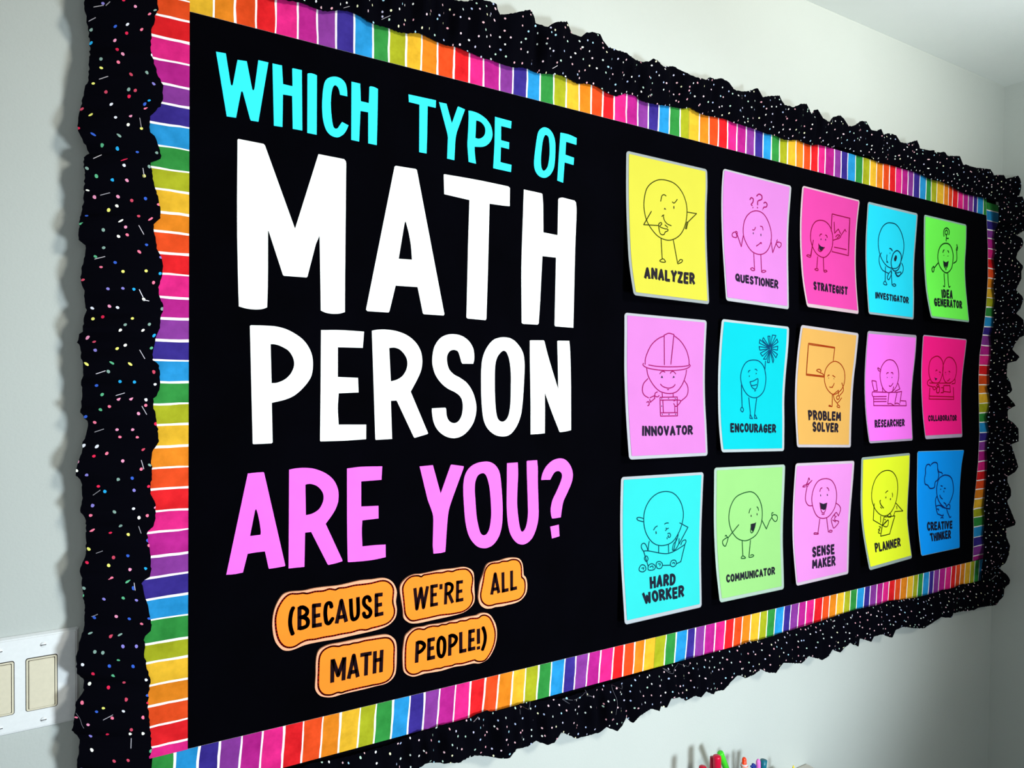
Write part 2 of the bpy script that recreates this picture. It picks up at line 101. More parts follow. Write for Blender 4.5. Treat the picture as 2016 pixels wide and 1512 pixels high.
["R","ARE",1,"pink",[[144.9,389.3,147.1,389.6,149.2,390.0,151.4,390.3,154.1,390.5,157.4,390.7,161.1,390.8,165.0,390.8,168.8,390.6,172.5,390.2,176.2,389.7,180.0,389.0,183.8,388.0,188.0,386.6,192.2,384.8,196.4,382.9,200.4,380.6,204.0,378.2,207.4,375.6,210.5,372.7,213.3,369.7,215.6,366.4,217.6,362.9,219.2,359.3,220.5,355.8,221.4,352.5,221.9,349.3,222.2,346.2,222.3,343.0,222.2,339.8,222.0,336.7,221.5,333.6,220.6,330.4,219.5,327.2,218.1,324.0,216.4,320.6,214.2,317.1,211.5,313.3,208.4,309.2,205.1,305.2,201.8,301.1,229.0,240.9,229.0,239.0,226.5,238.5,223.9,238.0,221.3,237.6,218.6,237.2,215.7,236.8,212.7,236.6,209.6,236.4,206.5,236.1,205.0,237.7,179.1,290.8,169.6,290.9,168.8,238.2,165.6,238.3,162.3,238.4,159.1,238.6,156.0,238.7,153.0,238.8,150.2,238.8,147.5,238.9,144.7,239.0],[169.7,364.5,170.7,317.5,173.1,317.8,175.5,318.1,178.0,318.4,180.4,319.1,183.0,320.0,185.7,321.2,188.2,322.7,190.5,324.4,192.4,326.4,194.0,328.8,195.4,331.3,196.5,333.8,197.4,336.3,198.0,338.8,198.3,341.3,198.3,343.7,198.0,346.1,197.4,348.4,196.6,350.6,195.4,352.8,193.9,355.0,192.0,357.3,189.9,359.4,187.8,361.1,185.6,362.5,183.3,363.5,181.0,364.3,178.9,364.9,177.1,365.3,175.5,365.4,174.0,365.3,172.7,365.3,171.8,365.2,171.1,365.0,170.4,364.7]]],
["E","ARE",2,"pink",[[235.7,385.2,241.3,385.6,246.7,386.0,252.5,386.4,259.2,386.5,267.2,386.3,276.1,385.9,285.6,385.4,294.9,385.0,293.7,363.2,259.3,363.1,259.6,322.8,288.8,321.3,289.2,300.8,261.6,300.4,261.4,296.3,261.1,292.3,260.9,288.1,260.9,283.2,261.0,277.6,261.3,271.3,261.7,264.8,262.0,258.4,267.5,258.3,273.1,258.2,278.6,258.1,283.8,257.9,288.6,257.7,293.0,257.4,297.3,257.0,301.7,256.7,302.1,236.1,297.3,235.7,292.6,235.2,287.8,234.9,282.7,234.6,277.3,234.5,271.6,234.5,265.8,234.6,260.2,234.8,254.7,235.1,249.3,235.4,244.0,235.8,238.7,236.2,237.8,237.5,237.5,248.9,237.2,259.9,236.8,271.8,236.6,285.9,236.3,307.2,236.1,332.4,235.9,359.2]]],
["Y","YOU?",0,"pink",[[361.4,380.7,386.0,381.3,401.1,331.8,419.7,379.2,421.8,380.1,444.9,375.9,444.9,373.0,439.1,358.9,433.0,344.4,427.5,331.0,423.1,320.3,421.1,315.0,419.4,310.5,418.1,306.3,416.9,301.8,416.0,297.1,415.3,292.6,414.8,287.6,414.3,281.7,413.5,271.2,412.6,258.4,411.8,244.6,410.9,231.3,408.6,231.0,406.4,230.8,404.0,230.5,401.4,230.4,398.4,230.5,395.1,230.6,391.8,230.8,388.5,230.9,387.0,244.3,387.7,288.2,387.4,290.9,387.3,293.5,386.9,296.3,386.1,299.7,384.3,304.7,382.0,310.6,379.4,316.9,376.9,323.0]]],
["O","YOU?",1,"pink",[[485.9,381.4,489.0,381.4,491.7,381.3,494.3,380.9,496.9,380.3,499.6,379.4,502.3,378.2,504.9,376.7,507.4,375.0,509.8,372.9,512.0,370.4,514.1,367.7,515.9,364.9,517.2,362.0,518.2,359.1,519.1,355.8,519.8,352.0,520.6,346.9,521.4,341.0,522.0,334.8,522.7,328.9,523.2,323.3,523.8,317.8,524.2,312.4,524.6,307.0,524.9,301.5,525.1,295.9,525.2,290.5,525.2,285.2,525.1,280.2,525.0,275.3,524.7,270.6,524.1,265.9,523.3,261.3,522.3,256.8,521.0,252.4,519.4,248.3,517.4,244.5,515.0,240.9,512.4,237.7,509.8,235.0,507.1,232.8,504.4,231.1,501.6,229.8,498.7,228.9,495.9,228.2,493.0,227.8,490.1,227.8,487.0,228.1,483.8,228.7,480.5,229.6,477.2,230.9,474.0,232.7,470.9,235.0,467.9,237.8,465.0,240.9,462.4,244.1,460.2,247.2,458.3,250.4,456.6,253.9,454.9,257.9,453.3,262.7,451.8,268.1,450.5,273.8,449.3,279.6,448.5,285.7,447.8,292.0,447.2,298.3,446.7,304.5,446.1,310.6,445.6,316.7,445.2,322.6,444.9,328.0,444.7,332.9,444.6,337.2,444.6,341.4,444.9,345.5,445.4,349.8,446.1,354.0,447.1,358.0,448.5,361.6,450.3,365.0,452.4,368.1,454.9,370.9,457.6,373.3,460.7,375.4,464.0,377.1,467.5,378.4,471.0,379.6,474.7,380.4,478.6,380.9,482.4,381.2],[482.1,361.2,480.2,361.0,478.0,360.4,475.8,359.5,474.0,358.1,472.4,356.3,471.0,354.0,469.9,351.3,468.9,348.5,468.2,345.4,467.8,342.1,467.5,338.5,467.5,334.4,467.6,329.9,468.0,325.0,468.5,319.8,469.0,314.2,469.5,308.2,470.1,301.6,470.7,295.1,471.3,289.2,472.1,284.1,473.0,279.5,473.9,275.2,474.9,271.1,476.0,266.9,477.2,262.9,478.5,259.3,479.9,256.3,481.2,254.4,482.8,252.8,484.4,251.8,486.1,251.1,487.8,250.9,489.5,251.2,491.3,251.9,492.9,253.1,494.4,254.8,495.9,256.9,497.2,259.5,498.3,262.7,499.3,266.6,500.1,271.1,500.7,275.9,501.2,280.3,501.4,284.3,501.5,287.9,501.4,291.7,501.3,295.9,501.0,300.6,500.7,305.7,500.3,311.0,499.8,316.3,499.2,321.8,498.5,327.5,497.7,333.0,496.7,338.1,495.6,342.7,494.3,347.0,493.0,350.8,491.7,353.9,490.8,355.8,489.8,357.3,488.7,358.6,487.6,359.6,486.3,360.4,485.1,361.0,483.7,361.3]]],
["U","YOU?",2,"pink",[[533.4,375.8,556.3,375.8,556.6,370.5,557.0,365.3,557.2,360.0,557.3,354.2,557.2,347.8,556.9,341.0,556.5,334.1,556.2,327.4,556.0,321.0,555.9,314.7,555.8,308.6,555.8,303.0,556.1,298.0,556.5,293.5,557.0,289.1,557.5,284.5,558.2,279.5,559.0,274.2,559.8,269.1,560.7,264.6,561.6,260.5,562.6,256.9,563.6,253.7,564.5,251.3,565.2,250.1,566.1,249.2,567.1,248.6,568.2,248.4,569.4,248.7,570.8,249.5,572.1,250.7,573.3,252.2,574.5,254.2,575.6,256.7,576.6,259.5,577.6,262.8,578.3,266.6,579.0,270.9,579.5,275.5,579.8,279.9,579.9,284.0,579.8,287.9,579.6,292.2,579.3,297.2,578.9,305.9,578.4,316.4,577.8,327.5,577.3,338.1,576.8,347.8,576.4,357.4,576.0,366.9,575.6,376.4,577.5,377.5,598.7,377.5,599.2,373.6,599.6,369.9,600.1,365.9,600.4,361.2,600.6,356.0,600.6,350.3,600.6,343.8,600.8,336.4,601.2,326.8,601.8,315.6,602.4,304.5,602.9,295.1,603.1,288.5,603.4,282.8,603.4,277.7,603.2,272.6,602.6,267.5,601.8,262.6,600.7,257.8,599.2,253.1,597.5,248.3,595.4,243.6,593.0,239.2,590.5,235.4,587.8,232.4,584.8,230.0,581.8,228.1,578.8,226.6,575.8,225.6,572.9,225.0,570.0,224.9,567.0,225.1,564.1,225.8,561.1,226.8,558.2,228.2,555.3,230.2,552.4,232.8,549.5,236.0,546.7,239.5,544.4,243.1,542.5,246.7,540.9,250.4,539.6,254.3,538.4,258.4,537.4,262.6,536.6,267.1,536.0,271.8,535.3,276.9,534.8,282.3,534.3,287.9,533.9,294.1,533.6,301.3,533.5,311.8,533.4,324.1,533.5,336.6,533.5,347.4,533.4,355.7,533.4,362.7,533.4,369.1]]],
["?","YOU?",3,"pink",[[608.8,340.1,608.5,343.3,609.3,346.0,610.0,348.7,610.9,351.5,612.1,354.3,613.7,357.1,615.6,360.0,617.8,362.9,620.3,365.6,623.3,368.2,626.6,370.7,630.2,373.0,633.9,374.8,637.9,376.2,642.1,377.1,646.2,377.7,650.2,377.8,653.7,377.6,657.1,377.0,660.4,375.9,663.5,374.4,666.6,372.3,669.6,369.7,672.3,366.7,674.8,363.5,676.9,360.1,678.7,356.3,680.2,352.4,681.0,348.4,681.3,344.4,681.2,340.4,680.4,336.2,679.2,331.9,677.3,327.0,674.7,321.9,671.8,316.9,669.2,312.1,666.7,307.9,664.2,304.0,661.9,300.2,660.0,296.3,658.7,292.3,657.7,288.1,657.0,284.0,656.3,280.1,655.7,276.5,655.2,273.1,654.7,269.7,654.2,266.3,651.4,266.2,648.6,266.1,645.9,266.0,643.3,265.9,640.9,265.9,638.5,265.9,636.3,266.0,634.0,266.1,632.1,271.0,631.6,274.2,631.1,277.2,630.7,280.4,630.7,283.8,631.1,287.6,631.9,291.7,632.9,295.9,634.3,299.9,636.0,303.5,638.0,306.9,640.3,310.5,642.6,314.3,645.1,318.7,647.8,323.6,650.3,328.3,652.4,332.5,653.9,336.2,655.1,339.5,655.9,342.4,656.1,345.0,655.7,347.3,654.8,349.3,653.5,350.9,652.1,352.2,650.6,353.2,648.8,353.9,646.9,354.3,645.1,354.3,643.2,354.1,641.2,353.6,639.2,352.7,637.4,351.3,635.3,348.9,633.1,345.8,630.8,342.3,628.6,339.1,626.3,339.3,623.9,339.4,621.6,339.6,619.2,339.8,616.6,339.9,614.0,340.0,611.4,340.0],[630.2,251.1,649.7,252.8,651.6,230.7,634.3,228.5]]]],"pills":[["BECAUSE",[121.3,171.2,122.1,175.4,123.0,179.0,124.2,182.6,125.7,186.5,127.5,190.2,129.5,193.7,131.6,196.7,134.0,199.4,136.8,201.5,139.8,202.7,143.3,203.3,147.6,203.6,153.4,203.2,160.1,202.5,166.5,202.1,172.2,202.3,177.5,202.9,182.8,203.2,188.1,203.3,193.4,203.2,199.3,203.0,206.3,202.6,214.0,202.2,221.3,202.0,227.6,202.2,233.4,202.7,239.5,203.2,245.9,203.8,252.5,204.3,259.0,204.6,265.5,204.3,271.9,203.8,277.8,203.4,283.1,203.4,288.0,203.6,292.4,203.4,296.5,203.0,300.3,202.2,303.8,201.0,307.2,199.3,310.3,197.1,313.0,194.5,315.4,191.6,317.3,188.3,318.9,185.0,320.1,181.8,320.9,178.6,321.3,174.9,320.9,170.6,320.1,165.8,319.6,161.1,320.1,156.6,321.0,152.1,321.5,147.8,321.3,143.4,320.7,139.1,319.3,135.1,316.9,131.6,313.8,128.5,310.1,125.9,306.0,123.8,301.2,122.3,295.3,121.0,287.9,120.1,279.4,119.5,270.6,119.1,261.5,118.8,252.0,118.6,243.2,118.4,235.8,118.1,229.1,117.8,221.8,117.7,213.3,117.9,204.4,118.3,195.6,118.5,186.9,118.6,178.5,118.5,171.0,118.1,164.8,117.1,159.5,115.7,154.9,114.7,151.2,114.1,148.0,113.8,145.0,113.9,141.9,114.4,139.0,115.3,136.1,116.8,133.4,119.1,130.7,122.1,128.3,125.3,126.2,128.8,124.4,132.7,122.9,137.3,121.7,143.0,120.9,149.4,120.4,155.6,120.4,161.1,120.8,166.4],[124.8,162.7,124.9,167.0,125.4,170.8,126.2,174.4,127.1,177.9,128.3,181.2,130.0,184.6,132.3,188.4,135.0,192.2,137.8,195.3,140.6,197.7,143.5,199.4,146.6,200.4,150.2,200.4,154.0,199.6,157.5,199.0,160.8,198.9,163.8,199.0,166.6,198.8,168.8,198.3,170.7,197.5,173.1,197.1,176.6,197.4,180.7,197.9,184.8,198.3,189.2,198.0,193.6,197.5,197.7,197.3,201.3,197.8,204.5,198.6,207.6,198.9,211.0,198.1,214.3,196.9,217.1,196.2,219.0,196.6,220.4,197.4,222.4,198.0,225.8,197.8,229.9,197.4,234.1,197.2,238.3,197.6,242.6,198.1,247.1,198.4,251.6,198.4,256.4,198.1,261.3,197.9,266.3,197.8,271.5,197.7,276.8,197.7,282.2,198.2,287.6,198.9,292.5,199.2,296.4,198.9,299.6,198.3,302.7,197.1,305.7,195.4,308.4,193.1,310.8,190.6,312.6,187.9,314.0,185.0,314.9,181.3,314.8,175.8,314.2,169.4,313.8,164.2,313.9,161.9,314.1,159.9,314.5,157.6,315.4,154.2,316.5,150.2,317.1,146.3,316.9,142.7,316.1,139.1,314.6,135.9,312.5,133.1,309.8,130.6,306.6,128.7,303.3,127.3,299.7,126.5,295.3,125.9,289.4,125.4,282.8,125.1,277.3,124.8,274.0,124.3,271.3,123.7,268.4,123.5,265.0,124.1,261.3,125.0,257.3,125.5,252.9,125.3,248.2,124.6,243.2,124.1,237.9,124.2,232.4,124.4,227.1,124.5,222.0,124.4,217.0,124.2,212.2,124.1,207.6,124.3,203.1,124.5,198.6,124.6,194.1,124.4,189.6,124.2,185.2,124.1,181.0,124.4,176.9,124.9,173.0,125.0,169.4,124.6,166.0,123.7,162.9,122.7,160.1,121.5,157.6,120.2,154.9,119.2,152.0,118.6,149.0,118.4,146.0,118.7,142.9,119.6,139.9,121.1,137.1,123.1,134.5,125.9,132.2,129.2,130.2,132.9,128.6,137.1,127.3,141.7,126.3,146.6,125.5,151.9,125.0,157.6],[[1,[151.5,179.3,148.2,171.6,146.6,158.9,147.8,147.7,151.0,137.5]],[0,[160.8,143.3,160.8,178.6]],[1,[160.8,177.1,166.7,176.6,172.2,171.6,171.8,165.6,166.7,162.4,161.7,162.3]],[1,[161.7,162.3,168.8,160.6,173.6,155.2,172.9,148.2,167.8,145.6,161.0,145.3]],[0,[183.1,142.8,182.9,178.5]],[0,[180.4,176.9,194.2,176.1]],[0,[183.0,160.2,193.1,160.5]],[0,[180.5,145.3,195.7,145.2]],[1,[211.1,169.3,209.3,175.7,205.1,176.9,202.0,172.8,201.0,161.7,202.5,149.1,204.8,145.6,207.4,145.1,210.0,147.8,213.1,151.9]],[0,[219.3,142.5,226.8,177.6,235.0,142.4]],[0,[221.6,151.5,232.8,151.6]],[1,[242.1,178.3,243.3,155.6,245.2,145.8,248.5,144.2,252.8,146.6,254.7,154.7,253.9,179.0]],[1,[274.7,168.8,273.0,174.4,269.1,176.6,264.7,174.1,264.2,166.8,268.1,160.9,273.7,155.7,275.7,150.1,273.2,145.2,269.3,144.3,265.5,146.5,263.8,152.1]],[0,[285.5,142.5,285.3,178.3]],[0,[282.5,177.2,296.0,176.7]],[0,[285.4,160.2,295.2,160.7]],[0,[282.9,144.6,297.6,145.3]]],6.2,"orange paper label printed with the opening bracket and BECAUSE, largest of the five"],
["WERE",[326.7,177.4,326.6,180.7,326.8,183.3,327.5,185.7,328.4,187.9,329.7,189.8,331.5,191.8,334.0,194.0,337.1,196.2,340.5,198.0,344.1,199.4,348.1,200.4,352.3,201.0,356.5,200.9,360.9,200.4,366.1,200.1,372.6,200.4,379.8,200.8,386.7,201.2,392.5,201.5,397.8,201.8,403.8,201.9,411.4,201.6,419.7,201.2,427.0,200.9,432.8,200.9,437.6,201.0,441.8,201.0,445.2,200.8,447.9,200.4,450.7,199.6,453.9,198.4,457.0,196.9,459.8,195.1,462.1,193.1,464.0,190.9,465.4,188.1,466.2,184.4,466.6,180.1,466.9,175.5,467.1,170.6,467.2,165.5,467.4,160.3,467.8,155.0,468.3,149.8,468.4,145.1,468.2,141.1,467.7,137.8,466.5,134.7,464.5,131.9,461.8,129.4,458.5,127.1,454.8,124.9,450.6,122.9,445.6,121.4,439.5,120.4,432.7,119.8,425.9,119.5,419.7,119.2,413.4,119.0,406.6,118.9,398.5,118.7,389.8,118.6,381.8,118.4,375.0,118.2,368.9,117.9,363.2,117.9,357.7,118.2,352.6,118.8,348.4,119.6,345.6,120.6,343.3,121.8,341.1,123.5,338.4,125.5,335.8,127.9,333.8,131.0,332.9,135.0,332.7,139.7,332.3,144.7,331.5,150.0,330.5,155.5,329.5,161.1,328.4,166.9,327.3,172.6],[331.4,178.4,331.5,181.6,331.9,184.1,332.9,186.5,334.4,189.2,336.4,191.8,338.7,194.1,341.2,195.9,344.0,197.3,346.8,198.4,349.7,198.8,352.5,198.8,355.1,198.6,357.1,198.4,358.9,198.1,360.6,197.7,362.2,196.9,363.8,196.1,365.2,195.7,366.4,196.2,367.4,197.1,368.9,197.8,371.8,198.0,375.3,198.0,379.2,198.0,383.5,198.2,388.0,198.3,392.4,198.3,396.4,197.9,400.2,197.4,403.9,197.1,407.5,197.4,411.0,198.0,414.4,198.3,417.7,197.7,420.8,196.8,423.7,196.4,426.1,196.7,428.2,197.4,431.0,198.0,435.0,198.1,439.7,198.0,443.8,197.7,446.8,197.4,449.4,196.9,451.8,196.0,454.3,194.4,456.7,192.3,458.8,189.9,460.6,187.2,462.0,184.2,463.0,181.3,463.5,179.0,463.7,176.8,463.5,174.2,462.8,169.4,461.7,163.7,461.2,158.6,461.8,154.7,463.0,151.5,463.8,148.4,464.2,145.6,464.2,143.0,463.9,140.4,463.1,137.9,461.9,135.3,460.5,133.0,458.9,130.9,457.0,129.1,454.5,127.4,451.3,125.8,447.6,124.4,443.6,123.5,439.5,123.0,435.1,123.0,430.8,123.0,426.7,123.0,422.7,123.2,418.1,123.4,412.4,123.9,406.2,124.4,400.7,124.8,396.5,124.8,393.0,124.6,389.3,124.4,385.4,124.3,381.3,124.1,377.1,124.0,372.4,123.9,367.6,123.9,363.1,123.8,359.1,123.7,355.3,123.5,352.0,123.6,349.3,124.1,346.9,124.9,344.7,126.2,342.4,128.3,340.1,130.9,338.3,133.6,337.0,136.1,336.1,138.6,335.5,141.7,334.8,147.4,334.2,154.5,333.5,161.3,332.7,167.5,331.9,173.4],[[0,[353.2,178.4,357.2,142.7,364.5,176.3,369.4,142.8,376.6,177.9]],[0,[384.6,142.4,384.6,178.0]],[0,[381.9,176.3,395.7,176.2]],[0,[384.4,161.7,393.9,161.5]],[0,[381.8,144.6,396.3,144.8]],[0,[401.9,177.8,401.8,168.9]],[0,[410.7,141.6,411.7,178.3]],[1,[411.8,176.5,418.5,176.0,423.4,171.3,422.5,164.5,418.2,160.4,412.4,159.1]],[0,[416.8,159.3,424.7,141.9]],[0,[433.5,142.2,433.9,178.1]],[0,[431.2,176.3,444.2,175.7]],[0,[433.8,159.7,443.2,160.0]],[0,[430.6,144.5,445.4,144.7]]],5.8,"orange paper label printed WE\u0027RE, between BECAUSE and ALL"],
["ALL",[475.5,143.6,475.7,148.2,476.3,153.1,477.0,157.6,477.5,161.4,478.0,165.0,478.9,168.7,480.5,173.1,482.6,177.7,484.5,182.2,486.1,186.6,487.6,190.9,489.3,194.4,491.0,196.9,492.7,198.7,495.0,200.1,497.9,201.1,501.3,201.6,504.9,202.0,509.1,202.1,513.5,202.1,517.5,202.1,520.5,202.5,523.1,203.1,525.9,203.6,529.4,204.0,533.2,204.5,537.0,204.7,540.7,204.7,544.5,204.4,548.2,204.0,551.9,203.4,555.5,202.6,558.6,201.5,561.1,200.0,563.1,198.1,564.8,195.9,566.3,193.5,567.5,190.6,568.4,187.3,569.1,183.1,569.5,178.5,569.9,174.6,570.1,172.4,570.3,170.6,570.9,168.9,572.2,167.3,573.9,165.9,575.3,164.2,576.3,162.1,577.0,159.9,577.6,157.2,578.2,153.9,578.6,150.2,578.6,146.6,578.4,143.1,577.9,139.6,577.0,136.5,575.6,133.7,573.9,131.3,571.8,129.1,569.5,127.1,567.0,125.3,564.0,123.7,560.6,122.5,556.9,121.5,552.7,120.7,547.7,120.3,542.3,120.1,537.2,120.0,533.1,119.7,529.3,119.4,525.3,119.4,520.4,119.6,515.3,120.0,510.9,120.3,508.1,120.0,505.9,119.6,503.4,119.3,500.2,119.4,496.7,119.7,493.4,120.3,490.5,121.2,487.7,122.5,485.2,124.2,482.7,126.2,480.4,128.7,478.5,131.7,477.1,135.3,476.1,139.3],[480.0,145.7,480.1,148.4,480.5,151.0,481.1,154.1,482.2,158.7,483.4,164.0,484.6,169.3,485.6,174.7,486.4,180.1,487.3,184.7,488.4,187.9,489.5,190.5,490.9,192.7,492.6,194.7,494.6,196.4,496.7,197.7,498.8,198.7,501.2,199.3,504.1,199.6,508.1,199.5,512.7,199.1,516.7,199.0,519.5,199.4,521.7,200.1,524.3,200.5,527.6,200.3,531.3,199.8,534.5,199.6,536.7,199.8,538.5,200.4,540.5,200.7,542.9,200.9,545.6,200.9,548.2,200.7,550.9,200.3,553.5,199.6,556.0,198.6,558.3,197.0,560.5,194.9,562.2,192.6,563.5,190.1,564.3,187.4,564.9,184.1,565.2,178.6,565.2,172.2,565.6,167.1,566.9,165.0,568.8,163.6,570.5,161.9,571.7,159.8,572.6,157.5,573.2,154.8,573.5,151.5,573.6,147.9,573.4,144.5,573.1,141.6,572.7,139.0,571.7,136.6,570.1,134.0,568.0,131.4,565.7,129.4,563.3,127.9,560.8,126.9,557.9,126.2,554.3,125.7,550.5,125.5,546.6,125.4,543.0,125.2,539.3,125.1,535.4,125.0,531.0,125.1,526.2,125.2,521.8,125.4,517.8,125.5,514.2,125.7,510.9,125.7,508.2,125.4,505.9,125.0,503.4,124.8,500.4,124.9,497.2,125.2,494.2,125.9,491.5,127.2,488.9,128.9,486.7,130.7,484.9,132.5,483.4,134.5,482.1,136.8,481.1,139.6,480.4,142.7],[[0,[502.5,144.0,509.2,180.2,517.4,144.6]],[0,[504.3,152.7,515.6,153.2]],[0,[525.4,180.8,526.5,144.3]],[0,[523.7,146.9,537.7,147.7]],[0,[543.7,181.2,544.4,144.8]],[0,[542.0,147.4,555.8,148.2]]],6.1,"small orange paper label printed ALL, rightmost and highest of the five"],
["MATH",[185.7,48.0,185.8,53.8,186.3,60.8,186.7,67.5,186.7,73.1,186.7,78.3,186.7,83.2,186.9,88.0,187.3,92.4,187.9,96.4,188.7,99.8,189.8,102.7,191.4,105.1,193.4,106.8,195.8,107.9,198.5,108.9,201.5,109.7,204.8,110.4,209.0,110.8,214.2,110.9,220.2,110.7,226.9,110.6,234.3,110.7,242.3,110.9,250.1,111.0,257.3,110.9,264.3,110.8,271.3,110.7,278.8,110.6,286.4,110.5,292.8,110.3,297.2,110.0,300.8,109.6,304.2,108.8,307.5,107.6,310.4,106.0,313.1,104.1,315.5,101.8,317.7,99.2,319.4,96.2,320.5,93.0,321.2,89.5,321.7,85.3,321.9,79.7,321.9,73.2,321.8,66.9,321.7,61.0,321.5,55.3,321.1,50.3,320.6,46.2,320.0,42.9,318.9,39.9,317.3,37.2,315.3,34.8,312.8,32.8,309.8,31.0,306.4,29.5,302.2,28.5,297.0,28.1,291.1,28.2,284.7,28.2,277.9,28.0,270.6,27.8,263.3,27.7,256.0,27.8,248.8,27.9,242.3,28.0,236.8,28.0,231.9,27.9,227.4,27.8,223.0,27.5,218.9,27.1,215.1,27.0,211.7,27.2,208.6,27.7,205.4,28.4,201.8,29.6,198.2,31.1,194.9,32.8,192.4,34.9,190.3,37.3,188.5,39.8,187.2,42.3,186.2,44.9],[190.5,52.4,190.5,59.1,190.8,67.2,191.1,74.4,191.2,79.9,191.3,84.5,191.5,88.5,191.9,92.0,192.5,95.0,193.4,97.6,194.8,100.1,196.5,102.3,198.6,104.1,201.0,105.5,203.8,106.6,206.6,107.3,209.3,107.7,211.9,107.9,214.6,107.7,217.4,107.1,220.1,106.3,222.8,105.7,225.2,105.8,227.6,106.3,230.2,106.5,233.4,106.2,237.0,105.7,240.1,105.4,242.5,105.6,244.6,106.0,246.8,106.2,249.4,106.0,252.2,105.7,255.2,105.6,258.3,105.8,261.6,106.2,265.3,106.5,269.6,106.4,274.3,106.2,279.0,105.9,283.8,105.8,288.6,105.6,292.9,105.4,296.2,105.2,299.0,105.0,301.6,104.6,304.1,104.0,306.5,103.2,308.7,102.0,310.8,100.1,312.8,97.7,314.5,95.1,315.7,92.4,316.5,89.6,317.0,86.2,317.0,80.7,316.7,74.2,316.5,68.0,316.5,62.5,316.6,57.3,316.6,52.9,316.4,49.4,316.0,46.6,315.3,44.0,314.2,41.3,312.7,38.7,311.0,36.6,308.9,34.8,306.6,33.4,303.9,32.3,300.7,31.5,297.2,31.1,293.4,30.9,289.3,30.9,285.0,31.2,281.3,31.5,278.8,31.5,276.8,31.5,274.4,31.5,271.2,31.6,267.6,31.7,263.3,31.8,257.9,31.9,251.9,31.9,246.4,31.9,241.7,31.8,237.4,31.7,233.9,31.5,231.8,31.2,230.0,30.9,228.2,30.8,226.1,31.4,223.9,32.2,221.6,32.7,219.0,32.4,216.2,31.8,213.5,31.4,210.7,31.4,208.0,31.7,205.4,32.3,202.8,33.1,200.4,34.1,198.1,35.7,196.0,37.8,194.0,40.5,192.5,43.3,191.4,46.0,190.8,49.0],[[0,[212.7,50.3,213.1,87.3]],[0,[213.6,86.4,222.3,59.8,232.0,86.3]],[0,[230.9,49.9,232.4,86.6]],[0,[239.5,50.5,247.7,86.3,254.7,50.0]],[0,[242.1,60.0,253.4,60.0]],[0,[258.7,84.5,277.9,83.8]],[0,[268.3,49.5,269.0,84.1]],[0,[282.9,49.7,283.6,86.1]],[0,[294.0,49.4,295.2,85.9]],[0,[283.1,70.6,294.9,70.7]]],6.4,"orange paper label printed MATH, lower left of the five"],
